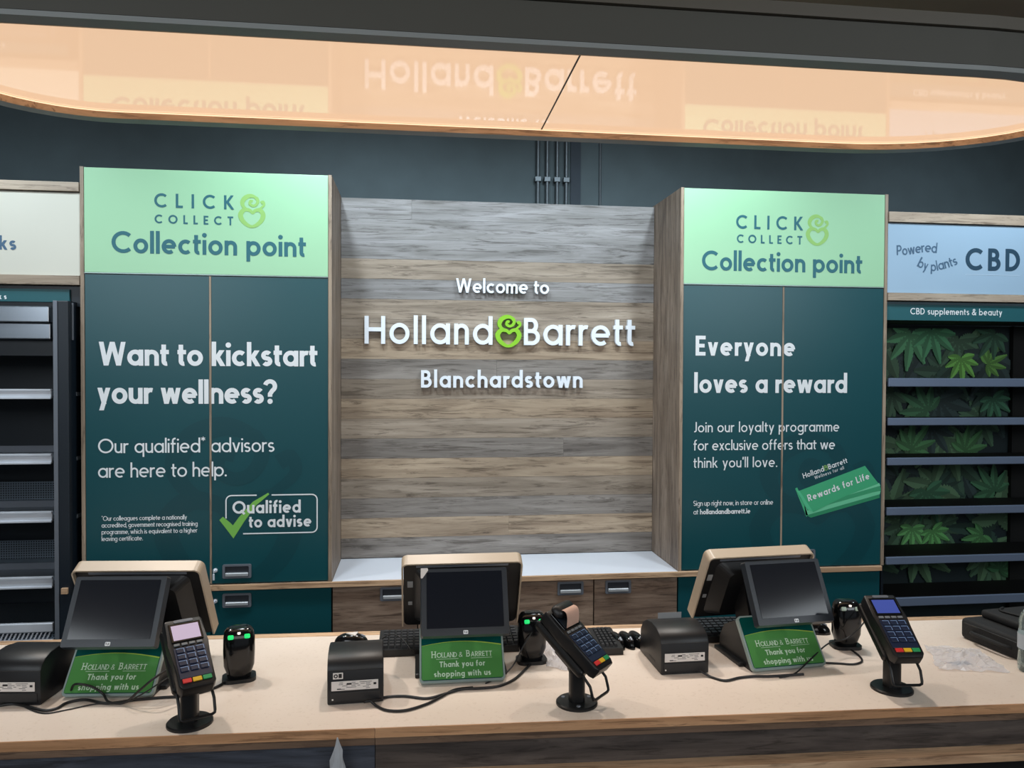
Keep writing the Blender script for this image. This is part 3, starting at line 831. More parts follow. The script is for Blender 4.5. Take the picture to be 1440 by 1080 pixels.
wall_sign('raised white letters Welcome to, topmost on the plank panel', [('Welcome to', 641, 412, 771, 20, .15)])
ts = wall_sign('large raised white and lime Holland & Barrett letters on the plank panel', [('Holland', 513, 483.5, 692, 38.5, .145), ('Barrett', 736, 485.5, 891, 38.5, .145)])
x0, z0 = px(696, 489, NY); x1, z1 = px(733, 444.5, NY)
bm = bmesh.new(); ampersand(bm, x0, z0, x1 - x0, z1 - z0, LYF - .003, LYB); part('ampersand', bm, LIME, ts, True, label='lime green heart shaped ampersand')
wall_sign('raised white Blanchardstown letters, lowest on the plank panel', [('Blanchardstown', 592, 545, 818, 24.5, .17)])

# ---- worktop running through, and base units under it
wt_ = thing('back_worktop', 'white worktop with light oak edge under the plank panel', 'worktop', (.4, 3.5, ZW0))
part('top', B(((nx0 + .001, FY - .004, ZW0 + .001), (nx1 - .001, NY - .0005, ZW1 - .0005))), WHITETOP, wt_, True)
part('front_edge', B(((LX0 + .001, FY - .016, ZW0), (RX1 - .015, FY - .0045, ZW1 - .0008), .001)), OAK, wt_, True)
part('carcass_board', B(((LX0 + .001, FY - .004, ZW0 + .001), (nx0, 3.85, ZW1 - .0008))), PLANKV, wt_, True)
part('carcass_board', B(((nx1, FY - .004, ZW0 + .001), (RX1 - .015, 3.85, ZW1 - .0008))), PLANKV, wt_, True)


def base_unit(x0, x1, dm, label, splits, hxs, em):
    t = thing('base_cabinet', label, 'cabinet', ((x0 + x1) / 2, 3.48, 0))
    part('carcass', B(((x0 + .001, FY + .021, 0), (x1 - .001, 3.85, ZW0 - .001))), BLKIN, t, True)
    cs = [x0] + splits + [x1]
    for k, (a, b) in enumerate(zip(cs, cs[1:])):
        d = part('door', B(((a + .0025, FY, .08), (b - .0025, FY + .02, ZW0 - .004), .0012)), dm, t, True)
        if hxs[k] is not None: handle(d, hxs[k][0], hxs[k][1])
        if em and hxs[k] is not None: lock(d, px(303, 845, FY)[0] + (hxs[k][0] - px(333.5, 844, FY)[0]), px(303, 845, FY)[1])
    part('plinth', B(((x0 + .002, FY + .005, 0), (x1 - .002, FY + .02, .078))), BLKIN, t, True)
    return t


hxz = px(333.5, 844, FY)
base_unit(LX0, LX1, TEAL, 'teal base cabinet below the kickstart your wellness cabinet', [gapL], [None, hxz], True)
base_unit(RX0, RX1 - .014, TEAL, 'teal base cabinet below the loves a reward cabinet', [gapR], [None, (gapR + hxz[0] - gapL, hxz[1])], True)
qx = [px(u, 850, FY)[0] for u in (587, 710.5)]; mx_ = (nx0 + qx[0] + 0) and px(587, 850, FY)[0]
xA, xB, xC = px(587.5, 850, FY)[0], px(710, 845, FY)[0], px(835, 840, FY)[0]
xB = (xA + xC) / 2
hzz = px(802, 827, FY)[1]
base_unit(nx0, xB, BASEWOOD, 'brown oak base cabinet behind the middle till, with two doors', [xA], [(px(554, 835, FY)[0], hzz), (2 * xA - px(554, 835, FY)[0], hzz)], False)
base_unit(xB, nx1, BASEWOOD, 'brown oak base cabinet below the right end of the white worktop', [xC], [(px(802, 827, FY)[0], hzz), (px(869, 826, FY)[0], hzz)], False)

# ================================================================ LEFT BAY: chiller
bx0 = -2.35; bx1 = LX0 - .002


def zz(v, u=50): return px(u, v, FY)[1]


# header framework
fr = thing('wall_bay_header', 'pale grey header board in oak frame above the chiller', 'sign board', ((bx0 + bx1) / 2, FY, zz(400)))
part('top_rail', B(((bx0, FY - .01, zz(268)), (bx1, FY + .06, zz(255)), .001)), OAKH, fr, True)
hp_ = part('board', B(((bx0, FY, zz(386.5)), (bx1, FY + .02, zz(269.5)))), GREYW, fr, True)
part('bottom_rail', B(((bx0, FY - .01, zz(400)), (bx1, FY + .06, zz(387)), .001)), OAKH, fr, True)
ptext(hp_, 'ks', -1, 351, 23, 19.5, .18, SLATEP, FY)
sg = part('category_strip', B(((bx0, FY + .02, zz(430)), (bx1, FY + .03, zz(401)))), NAVYB, fr, True)
s2 = part('category_sign', B(((bx0, FY + .008, zz(424)), (bx1 - .045, FY + .019, zz(406)))), TEALS, fr, True)
ptext(s2, 'ks', -2, 420.5, 9.5, 7.5, .18, WHITEP, FY + .008)

CX1 = px(73, 600, FY)[0]
STEELC = mat('polished_canopy_steel', (150, 158, 168), .22, metal=.8, noise=.12, scale=3)
ch = thing('open_chiller', 'open steel chiller with lit shelf rails left of the cabinets', 'chiller', ((bx0 + CX1) / 2, 3.5, 0))
part('back_panel', B(((bx0, 3.76, .4), (bx1, 3.78, zz(431)))), NAVYB, ch, True)
part('canopy_strip', B(((bx0, FY - .02, zz(453.5)), (CX1, FY + .05, zz(431)), .004)), STEELC, ch, True)
part('canopy_strip', B(((bx0, FY - .008, zz(477)), (CX1, FY + .05, zz(454.5)), .004)), STEELC, ch, True)
part('canopy_housing', B(((bx0, FY + .051, zz(470)), (bx1, 3.755, zz(431)))), NAVYB, ch, True)
part('night_blind', B(((bx0, FY + .045, zz(500)), (CX1, FY + .05, zz(477.5)))), NAVYB, ch, True)
pu0, pu1 = px(76, 600, FY - .06)[0], px(97, 600, FY - .06)[0]
part('post', B(((pu0, FY - .06, .05), (pu1, FY - .035, zz(424)), .003)), NAVYB, ch, True)
part('post_trim', B(((pu0, FY - .065, .05), (pu0 + .016, FY - .0605, zz(424)), .001)), HANDLEG, ch, True)
part('post_flange', B(((pu1 - .012, FY - .034, .05), (pu1 - .002, FY + .30, zz(424)))), NAVYB, ch, True)
part('side_gusset', B(((pu1 + .0, FY - .03, zz(478)), (bx1 - .015, FY - .024, zz(426)))), HANDLEG, ch, True)
bk = px(91, 831, FY - .066)
part('bracket', B(((bk[0] - .012, FY - .072, bk[1] - .012), (bk[0] + .012, FY - .0605, bk[1] + .012), .001)), OAK, ch, True)
for v0, v1 in ((547, 561), (638, 652.5), (719, 734.5), (811, 827)):
    zt, zb = zz(v0), zz(v1)
    sh = part('shelf', B(((bx0, FY + .012, zb + .012), (bx1 - .02, 3.755, zb + .027))), SHELFG, ch, True)
    if v0 > 700: part('back_riser', B(((bx0, 3.70, zb + .0275), (bx1 - .02, 3.705, zb + .11))), PERF, sh, True)
    part('price_rail', B(((bx0, FY - .004, zb), (CX1, FY + .011, zt), .004), ((bx0, FY - .010, zb), (CX1, FY - .0045, zb + .008), .001), ((bx0, FY - .010, zt - .008), (CX1, FY - .0045, zt), .001)), STEEL, sh, True)
    if v0 > 600: part('shelf_lip', B(((bx0, FY + .20, zb + .0275), (bx1 - .02, FY + .203, zb + .055))), HANDLEG, sh, True)
part('base_tray', B(((bx0, FY + .012, .42), (bx1 - .02, 3.755, zz(893)))), PERF, ch, True)
part('base_rail', B(((bx0, FY - .005, zz(889)), (CX1, FY + .011, zz(876)), .004)), STEEL, ch, True)
bm = bmesh.new(); zt, zb = zz(890), zz(899); k = 0
x = bx0
while x < CX1 - .02:
    prism(bm, [(x, zb), (x + .006, zb), (x + .018, zt), (x + .012, zt)], FY, FY + .006); x += .016
part('air_grille', bm, STEEL, ch, True, kind='stuff')
part('base_rail', B(((bx0, FY - .005, zz(908)), (CX1, FY + .011, zz(899.5)), .003)), STEEL, ch, True)
part('kick_panel', B(((bx0, FY + .012, 0), (bx1 - .02, FY + .04, .419))), BLKIN, ch, True)

# ================================================================ RIGHT BAY: printed leaf shelving
rx0 = RX1 + .002; rx1 = 3.15


def zr(v, u=1345, y=FY): return px(u, v, y)[1]


fr = thing('wall_bay_header', 'pale blue header board in oak frame above the right shelves', 'sign board', ((rx0 + rx1) / 2, FY, zr(420)))
part('top_rail', B(((rx0, FY - .01, zr(315)), (rx1, FY + .06, zr(301)), .001)), OAKH, fr, True)
hb = part('board', B(((rx0, FY, zr(413)), (rx1, FY + .02, zr(316.5)))), BLUEP, fr, True)
part('bottom_rail', B(((rx0, FY - .01, zr(424)), (rx1, FY + .06, zr(413.5)), .001)), OAKH, fr, True)
ptext(hb, 'CBD', 1357.5, 380, 1434, 31.5, .19, NAVYP, FY)


def wavy(parent, txt, pts, cap, wt, m):
    """letters laid along a gentle curve"""
    q = [px(u, v, FY) for u, v in pts]; bm = bmesh.new()
    sp = spline([(a, b, 0) for a, b in q], 12); L = [0]
    for a, b in zip(sp, sp[1:]): L.append(L[-1] + (b - a).length)
    tot = L[-1]

    def P(x, z, d):
        x = max(0, min(tot - 1e-6, x)); i = max(k for k in range(len(L) - 1) if L[k] <= x)
        t = (x - L[i]) / (L[i + 1] - L[i]); p = sp[i].lerp(sp[i + 1], t); dd = (sp[i + 1] - sp[i]).normalized()
        return (p.x - dd.y * z, FY - .0008 + d, p.y + dd.x * z)
    text(bm, txt, 0, tot, 0, cap / 325, wt, 0, P=P); part('lettering', bm, m, parent, True, kind='stuff')


bm = bmesh.new(); ribbon(bm, [px(1357, 386, FY), (px(1434, 386, FY)[0], px(1357, 386, FY)[1])], .0018, False, FY - .0006); part('underline', bm, mat('faint_pale_blue_print', (178, 202, 224), .5, noise=.02), hb, True)
wavy(hb, 'Powered', [(1261, 359), (1275, 358.5), (1290, 356), (1303, 354.5), (1317, 356)], 15, .14, SLATEP)
wavy(hb, 'by plants', [(1289, 374), (1298, 379), (1310, 381.5), (1325, 379), (1347, 372)], 15, .14, SLATEP)
st = part('category_sign', B(((rx0, FY + .008, zr(451)), (rx1, FY + .02, zr(429)))), TEALS, fr, True)
ptext(st, 'CBD supplements & beauty', 1280, 442, 1409, 9, .14, WHITEP, FY + .008)

sh_ = thing('shelving_bay', 'dark shelving bay with green leaf prints right of the cabinets', 'shelves', ((rx0 + rx1) / 2, 3.5, 0))
BYF = 3.62
lx1 = px(1418, 600, BYF)[0]
part('back_panel', B(((rx0, BYF, .3), (lx1, BYF + .01, zr(452)))), LEAFBACK, sh_, True)
part('back_panel', B(((lx1 + .003, BYF - .006, .3), (rx1, BYF + .01, zr(452)))), BLKIN, sh_, True)
part('side_panel', B(((rx0, FY + .02, 0), (rx0 + .012, BYF - .001, zr(452)))), NAVYB, sh_, True)
part('inner_upright', B(((lx1 - .004, BYF - .03, .3), (lx1 + .002, BYF - .007, zr(452)))), BLKIN, sh_, True)
part('top_board', B(((rx0, FY + .02, zr(451)), (rx1, BYF + .01, zr(444)))), BLKIN, sh_, True)
rails = [(532, 544), (587.5, 598), (643, 653.5), (712, 723), (781, 791.5), (838, 850)]
shz = []
for va, vb in rails:
    zt, zb = zr(va, 1345), zr(vb, 1345)
    s = part('shelf', B(((rx0 + .013, FY + .012, zb + .006), (rx1, BYF - .031, zb + .022))), BLKIN, sh_, True)
    part('shelf_rail', B(((rx0 + .013, FY - .002, zb), (rx1, FY + .0115, zt), .003)), STEELB, s, True)
    shz.append((zb, zt))
part('plinth', B(((rx0, FY + .05, 0), (rx1, FY + .07, .3))), BLKIN, sh_, True)

# printed leaves on the back panel
rl = random.Random(11)
bm = bmesh.new(); cl = bm.loops.layers.float_color.new('col')


def leaflet(cx, cz, ang, L, W, rgb, off):
    n = 9; left = []; right = []
    for k in range(n + 1):
        t = k / n; w_ = W * (sin(pi * t ** .8) ** .8 if 0 < t < 1 else 0) * .5
        left.append((t * L, w_)); right.append((t * L, -w_))
        if k < n and k > 0:
            left.append((t * L + L / n * .95, w_ * .78)); right.append((t * L + L / n * .95, -w_ * .78))
    ca, sa = cos(ang), sin(ang)
    T = lambda p: (cx + p[0] * ca - p[1] * sa, BYF - off, cz + p[0] * sa + p[1] * ca)
    for side, tone in ((left, 1.0), (right, .78)):
        mid = [(p[0], 0) for p in side]
        vs = [bm.verts.new(T(p)) for p in side]; vm = [bm.verts.new(T(p)) for p in mid]
        for i in range(len(side) - 1):
            try: f = bm.faces.new((vm[i], vm[i + 1], vs[i + 1], vs[i]))
            except ValueError: continue
            for l in f.loops: l[cl] = s2l(tuple(c * tone for c in rgb))


def leaf(cx, cz, ang, L, rgb, off, n=7):
    for k in range(n):
        a = (k - (n - 1) / 2) / ((n - 1) / 2)
        leaflet(cx, cz, ang + a * 1.75, L * (1 - .45 * abs(a) ** 1.3), L * .29, rgb, off + k * .00002)


top_z = zr(452) - .01
k = 0
tones = [(56, 84, 74), (70, 102, 84), (84, 120, 94), (100, 138, 104), (60, 80, 80)]
for i in range(60):
    off = .0006 + .00022 * i
    cx = rl.uniform(rx0 + .03, lx1 - .06); cz = rl.uniform(.75, top_z); L = rl.uniform(.16, .28)
    leaf(cx, cz, rl.uniform(-2.4, -.7) if rl.random() < .6 else rl.uniform(0, 6.28), L, rl.choice(tones), off)
# the brighter leaves that stand out
def bl(u, v, ang, L, rgb):
    global k
    x, z = px(u, v, BYF); k += 1; leaf(x, z, ang, L * 1.35, tuple(min(255, int(c * 1.08 + 10)) for c in rgb), .0145 + .0003 * k)
for u, v, a, L, c in ((1279, 470, -1.7, .14, (84, 150, 104)), (1308, 465, -1.3, .13, (74, 140, 98)), (1349, 504, -1.5, .10, (112, 180, 84)), (1385, 512, .4, .09, (96, 150, 72)),
                      (1396, 470, -2.2, .11, (52, 92, 70)), (1302, 578, 2.6, .13, (66, 118, 82)), (1393, 560, -1.2, .1, (60, 112, 84)), (1277, 632, .9, .12, (76, 132, 84)), (1352, 634, .8, .11, (72, 124, 76)),
                      (1300, 690, -1.2, .13, (60, 110, 80)), (1395, 690, 2.2, .12, (62, 112, 78)), (1280, 742, -1.6, .09, (104, 176, 104)), (1308, 745, -1.1, .09, (96, 168, 96)), (1378, 752, -2.4, .10, (80, 140, 84)), (1402, 800, 1.2, .1, (60, 110, 72))):
    bl(u, v, a, L, c)
clip(bm, rx0 + .013, lx1 - .005)
for co, no in (((0, 0, .4), (0, 0, -1)), ((0, 0, top_z - .005), (0, 0, 1))):
    bmesh.ops.bisect_plane(bm, geom=bm.verts[:] + bm.edges[:] + bm.faces[:], plane_co=co, plane_no=no, clear_outer=True)
part('leaf_print', bm, PRINTC, sh_, True, kind='stuff')

# ================================================================ FRONT COUNTER
CZ = .85; CF, CB = 1.810, 2.494; cx0, cx1 = -1.75, 2.75
ct = thing('service_counter', 'long speckled beige shop counter with oak edge and dark wood front', 'counter', (.5, 2.18, 0))
part('worktop', B(((cx0, CF + .004, CZ - .022), (cx1, CB - .035, CZ))), COUNTER, ct, True)
jx = pz(533, 1036, CZ)[0]
part('front_edging', B(((cx0, CF, CZ - .0225), (jx - .0005, CF + .0038, CZ + .0002))), OAKW, ct, True)
part('front_edging', B(((jx + .0005, CF, CZ - .0225), (cx1, CF + .0038, CZ + .0002))), OAKW, ct, True)
part('back_edging', B(((cx0, CB - .0348, CZ - .022), (cx1, CB, CZ + .0005))), OAK, ct, True)
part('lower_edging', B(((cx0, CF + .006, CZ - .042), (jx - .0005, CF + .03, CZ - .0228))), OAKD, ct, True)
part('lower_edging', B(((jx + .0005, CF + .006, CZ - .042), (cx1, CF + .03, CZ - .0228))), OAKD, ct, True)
part('apron_panel', B(((cx0, CF + .012, .742), (jx - .0008, CF + .030, CZ - .0425))), BLUEWOOD, ct, True)
part('apron_panel', B(((jx + .0008, CF + .012, .742), (cx1, CF + .030, CZ - .0425))), DARKWOOD, ct, True)
part('ledge', B(((cx0, CF - .035, .722), (cx1, CF + .10, .7415), .001)), OAK, ct, True)
part('lower_front', B(((cx0, CF + .07, .0), (cx1, CF + .09, .7215))), BLKIN, ct, True)
part('end_panel', B(((cx0, CF + .032, 0), (cx0 + .02, CB - .05, CZ - .023))), DARKWOOD, ct, True)
part('end_panel', B(((cx1 - .02, CF + .032, 0), (cx1, CB - .05, CZ - .023))), DARKWOOD, ct, True)
part('back_frame', B(((cx0 + .021, CB - .08, 0), (cx1 - .021, CB - .06, CZ - .023))), DARKWOOD, ct, True)
ct.rotation_euler.z = radians(-1.9)

# bag tip standing on the ledge
x, z = px(473, 1057, CF - .018)
bm = bmesh.new(); rb = random.Random(5); rings = []
for k, (rr_, h_) in enumerate(((.021, 0), (.020, .02), (.016, .045), (.010, .068), (.005, .085), (.0015, .098))):
    rings.append([bm.verts.new((rr_ * (1 + rb.uniform(-.25, .25)) * cos(2 * pi * j / 12), .55 * rr_ * (1 + rb.uniform(-.25, .25)) * sin(2 * pi * j / 12), h_)) for j in range(12)])
for a, b in zip(rings, rings[1:]):
    for j in range(12): bm.faces.new((a[j], a[(j + 1) % 12], b[(j + 1) % 12], b[j]))
bm.faces.new(rings[-1])
o = tag(part('plastic_bag', bm, mat('milky_bag_film', (196, 200, 206), .3, alpha=.8)), 'pointed twist of milky plastic bag on the ledge below the counter front', 'plastic bag')
o.location = (x, CF + .006, .7417)


# ================================================================ TILLS
def make_till(label):
    t = thing('till', label, 'till', (0, 0, 0), 0, 'tills on the counter')
    W2 = .116
    # base wedge (profile in y,z)
    bm = bmesh.new(); prism(bm, [(.018, 0), (.21, 0), (.21, .04), (.18, .085), (.112, .118), (.104, .118)], -W2 + .004, W2 - .004, 'X')
    part('base', bm, BLACK, t)
    part('foot', B(((-W2 - .012, .06, 0), (W2 + .012, .215, .012), .003)), BLACK, t)
    # inclined sign: local frame (x, s up the slope)
    S0 = Vector((0, .004, .0075)); sd = Vector((0, .098, .122)).normalized(); sn = Vector((0, -sd.z, sd.y))
    LS = .158
    def P(x, s, d): q = S0 + sd * s + sn * d; return (x, q.y, q.z)
    def plate(x0, s0, x1, s1, r, d0, d1):
        bm = bmesh.new(); pts = rrect(x0, s0, x1, s1, r, 5)
        a = [bm.verts.new(P(p[0], p[1], d0)) for p in pts]; b = [bm.verts.new(P(p[0], p[1], d1)) for p in pts]; n = len(pts)
        bm.faces.new(a); bm.faces.new(b[::-1])
        for i in range(n): bm.faces.new((a[i], b[i], b[(i + 1) % n], a[(i + 1) % n]))
        return bm
    sg = part('sign_frame', plate(-W2, 0, W2, LS, .012, -.010, .003), SILVER, t)
    part('sign_backing', plate(-W2 + .005, .006, W2 - .005, LS - .005, .008, .0031, .0042), SIGNT, sg)
    bm = bmesh.new(); n = 24
    top = [(-W2 + .006 + (2 * W2 - .012) * k / n, .094 + .016 * sin(pi * min(1, (k / n) * .82 + .12))) for k in range(n + 1)]
    lo = [(p[0], .008) for p in top]
    a = [bm.verts.new(P(p[0], p[1], .0046)) for p in top]; b = [bm.verts.new(P(p[0], p[1], .0046)) for p in lo]
    for i in range(n): bm.faces.new((b[i], b[i + 1], a[i + 1], a[i]))
    part('green_field', bm, SIGNG, sg)
    bm = bmesh.new(); ribbon(bm, [(p[0], p[1] - .0005) for p in top], [.0004 + .0012 * k / n for k in range(n + 1)], False, .0050, None, P)
    part('arc_line', bm, SIGNL, sg)
    bm = bmesh.new()
    text(bm, 'H', -.083, -.072, .066, .0175, .13, .0052, None, P, True, step=.00016); text(bm, 'OLLAND', -.069, -.014, .066, .0135, .14, .0052, None, P, True, step=.00016)
    text(bm, '&', -.008, .006, .066, .0135, .10, .0052, None, P, step=.00016)
    text(bm, 'B', .012, .022, .066, .0175, .13, .0052, None, P, True, step=.00016); text(bm, 'ARRETT', .0245, .083, .066, .0135, .14, .0052, None, P, True, step=.00016)
    ribbon(bm, [(-.071, .062), (-.010, .062)], .0005, False, .0052, None, P); ribbon(bm, [(.024, .062), (.083, .062)], .0005, False, .0052, None, P)
    text(bm, 'Thank you for', -.062, .062, .040, .0155, .19, .0052, None, P, step=.00016)
    text(bm, 'shopping with us', -.077, .077, .0145, .0155, .19, .0052, None, P, step=.00016)
    part('lettering', bm, SIGNW, sg, kind='stuff')
    # neck and arm
    bm = bmesh.new(); prism(bm, [(.13, .08), (.21, .06), (.245, .13), (.215, .21), (.18, .21)], -.05, .05, 'X'); part('neck', bm, BLACK, t)
    # customer display, leaning back
    D0 = Vector((0, .008, .130)); dd = Vector((0, .085, .160)).normalized(); dn = Vector((0, -dd.z, dd.y))
    def Q(x, s, d): q = D0 + dd * s + dn * d; return Vector((x, q.y, q.z))
    def slab(x0, s0, x1, s1, r, d0, d1, inset=0):
        bm = bmesh.new(); pts = rrect(x0, s0, x1, s1, r, 4); pi_ = rrect(x0 + inset, s0 + inset, x1 - inset, s1 - inset, max(r - inset, .001), 4)
        a = [bm.verts.new(Q(p[0], p[1], d0)) for p in pi_]; b = [bm.verts.new(Q(p[0], p[1], d1)) for p in pts]; n = len(pts)
        bm.faces.new(a); bm.faces.new(b[::-1])
        for i in range(n): bm.faces.new((a[i], b[i], b[(i + 1) % n], a[(i + 1) % n]))
        return bm
    cd = part('customer_display', slab(-.122, 0, .122, .186, .007, .004, -.018, .003), BEZEL, t)
    part('screen', slab(-.105, .022, .105, .174, .002, .0052, .0041), SCREEN, cd)
    part('display_back', slab(-.09, .03, .09, .15, .01, -.0181, -.035), BLACK, cd)
    def QP(x, s, d): return tuple(Q(x, s, d))
    part('maker_badge', slab(-.0065, .0055, .0065, .0155, .002, .0050, .0041), WHITEP, cd)
    bm = bmesh.new(); text(bm, 'hp', -.0045, .0045, .0085, .0055, .2, .0052, None, QP, step=.00016); part('badge_lettering', bm, INK, cd)
    bm = bmesh.new(); prism(bm, [(.085, .20), (.19, .16), (.20, .20), (.10, .26)], -.03, .03, 'X'); part('display_arm', bm, BLACK, t)
    # main screen seen from behind: champagne U shell round a black back
    T0 = Vector((0, .165, .290)); md = Vector((0, .115, -.215)).normalized(); mn = Vector((0, -md.z, md.y))
    H = .248; W = .177
    def R(x, s, d): q = T0 + md * s + mn * d; return Vector((x, q.y, q.z))
    r = .018; out = [(-W, H)] + [(-W + r - r * cos(radians(a)), r - r * sin(radians(a))) for a in range(0, 91, 15)] + [(W - r + r * sin(radians(a)), r - r * cos(radians(a))) for a in range(0, 91, 15)] + [(W, H)]
    e = .0045; r2 = r - e
    inn = [(-W + e, H)] + [(-W + e + r2 - r2 * cos(radians(a)), e + r2 - r2 * sin(radians(a))) for a in range(0, 91, 15)] + [(W - e - r2 + r2 * sin(radians(a)), e + r2 - r2 * cos(radians(a))) for a in range(0, 91, 15)] + [(W - e, H)]
    bm = bmesh.new(); V = [[bm.verts.new(R(p[0], p[1], d)) for p in q] for q, d in ((out, 0), (out, .040), (inn, .040), (inn, 0))]; n = len(out)
    for s in range(4):
        for i in range(n - 1): bm.faces.new((V[s][i], V[s][i + 1], V[(s + 1) % 4][i + 1], V[(s + 1) % 4][i]))
    for i in (0, n - 1): bm.faces.new([V[s][i] for s in range(4)])
    sh = part('shell', bm, CHAMP, t)
    def slabR(x0, s0, x1, s1, r, d0, d1, inset=0, inss=0):
        bm = bmesh.new(); pts = rrect(x0, s0, x1, s1, r, 4); pi_ = rrect(x0 + inset, s0 + inss, x1 - inset, s1 - inss, r, 4)
        a = [bm.verts.new(R(p[0], p[1], d0)) for p in pi_]; b = [bm.verts.new(R(p[0], p[1], d1)) for p in pts]; n = len(pts)
        bm.faces.new(a); bm.faces.new(b[::-1])
        for i in range(n): bm.faces.new((a[i], b[i], b[(i + 1) % n], a[(i + 1) % n]))
        return bm
    part('main_display_body', slabR(-W + .006, .006, W - .006, H + .004, .016, .010, .042), BLACK, t)
    part('main_display_screen', slabR(-W + .02, .02, W - .02, H - .01, .002, .0435, .0421), SCREEN, t)
    part('back_housing', slabR(-.140, .028, .140, H - .012, .02, -.022, .0099, .034, .020), BLACK, t)
    part('vent_strip', slabR(-.135, .014, .135, .022, .002, .0085, .0099), HANDLEG, t)
    part('label', slabR(-.160, .075, -.144, .098, .001, .0085, .0099), GREYPAPER, t, label='small grey sticker')
    part('label', slabR(-.158, .155, -.146, .168, .001, .0085, .0099), GREYPAPER, t, label='small grey sticker')
    return t


tilt = [((-.788, 2.068, CZ), radians(-5), 'left till with pale reflection in its screen, beside the leftmost card reader'),
        ((.126, 2.055, CZ), 0, 'middle till with black screen in front of the white worktop'),
        ((1.054, 2.045, CZ), radians(5), 'right till, in front of the rewards cabinet')]
t0 = make_till(tilt[1][2]); t0.location = tilt[1][0]
tr3 = None
for k in (0, 2): tr3 = dup(t0, tilt[k][0], tilt[k][1], tilt[k][2], 'tills on the counter')
for root, dx_, ds_ in ((t0, .008, .009), (tr3, .022, .008)):     # the heads of these two are slid sideways on their arms
    for c in root.children:
        if c.name.startswith('customer_display'): c.location.x += dx_
        elif c.name.split('.')[0] in ('shell', 'main_display_body', 'main_display_screen', 'back_housing', 'vent_strip', 'label'): c.location.x += ds_

disp = [c for c in t0.children if c.name.startswith('customer_display')][0]
D0 = Vector((0, .008, .130)); dd_ = Vector((0, .085, .160)).normalized(); dn_ = Vector((0, -dd_.z, dd_.y))
bm = bmesh.new(); bm.faces.new([bm.verts.new(Vector((a, 0, 0)) + D0 + dd_ * b_ + dn_ * .0062) for a, b_ in ((-.121, .186), (-.121, .158), (-.116, .158), (-.100, .180), (-.102, .186))])
part('corner_sticker', bm, PAPER, disp, label='small white folded sticker on the corner')
# ================================================================ RECEIPT PRINTERS


def make_printer(label):
    t = thing('receipt_printer', label, 'printer', (0, 0, 0), 0, 'receipt printers')
    prof = [(0, 0), (-.002, .085), (.006, .101), (.020, .112), (.045, .120), (.085, .122), (.130, .115), (.165, .097), (.186, .07), (.192, 0)]
    bm = bmesh.new(); prism(bm, [p for p in prof], -.0705, .0705, 'X')
    es = [e for e in bm.edges if abs(e.verts[0].co.x - e.verts[1].co.x) < 1e-6]
    bmesh.ops.bevel(bm, geom=es, offset=.004, segments=2, profile=.5, affect='EDGES')
    part('housing', bm, BLACK, t, smooth=True)
    part('seam', B(((-.068, -.0035, .0868), (.068, -.0024, .0882))), INK, t)
    part('connector_bay', B(((-.062, -.0028, .008), (.062, .0, .031), .001)), INK, t)
    lb = part('rating_label', B(((-.060, -.0042, .036), (.057, -.0021, .060), .001)), PAPER, t)
    rr = random.Random(2); bm = bmesh.new()
    for k in range(26):
        x = rr.uniform(-.056, .035); z = rr.choice((.0395, .0435, .0475, .0515, .0555)); w_ = rr.uniform(.004, .014)
        rbox(bm, (x, -.0046, z), (x + w_, -.0043, z + .0011))
    rbox(bm, (-.022, -.0047, .0505), (-.010, -.0043, .0550)); rbox(bm, (-.046, -.0047, .0395), (-.036, -.0043, .0420)); rbox(bm, (.045, -.0047, .0475), (.052, -.0043, .0530))
    part('label_print', bm, INK, lb, kind='stuff')
    part('screw', B(((-.059, -.0036, .012), (-.055, -.0029, .016), .001)), PAPER, t)
    part('lid_groove', B(((-.0712, .05, .018), (-.0703, .10, .022)), ((.0703, .05, .018), (.0712, .10, .022))), INK, t)
    return t


p0 = make_printer('black receipt printer with small square sticker, between the left scanner and middle till')
x, y = pz(500, 989, CZ); p0.location = (x, y, CZ); p0.rotation_euler.z = radians(3)
x, y = pz(963, 947.5, CZ); pr3 = dup(p0, (x, y, CZ), radians(1), 'black receipt printer with grey paper slip sticking up, left of the right till')
x, y = pz(60, 990, CZ); dup(p0, (x - .0705, y, CZ), radians(-6), 'black receipt printer cut off at the left end of the counter')
# extra details on single printers
st_ = part('sticker', B(((-.056, -.0040, .066), (-.031, -.0026, .082), .001)), PAPER, p0)
bm = bmesh.new(); ribbon(bm, circ(-.049, .074, .0038), .0014, True, -.0043); rbox(bm, (-.042, -.0044, .069), (-.034, -.0041, .0795)); part('sticker_print', bm, INK, st_)
bm = bmesh.new(); ribbon(bm, [(-.028, .112), (.045, .112)], .014, False, .150, .1504); part('paper_slip', bm, GREYPAPER, pr3)


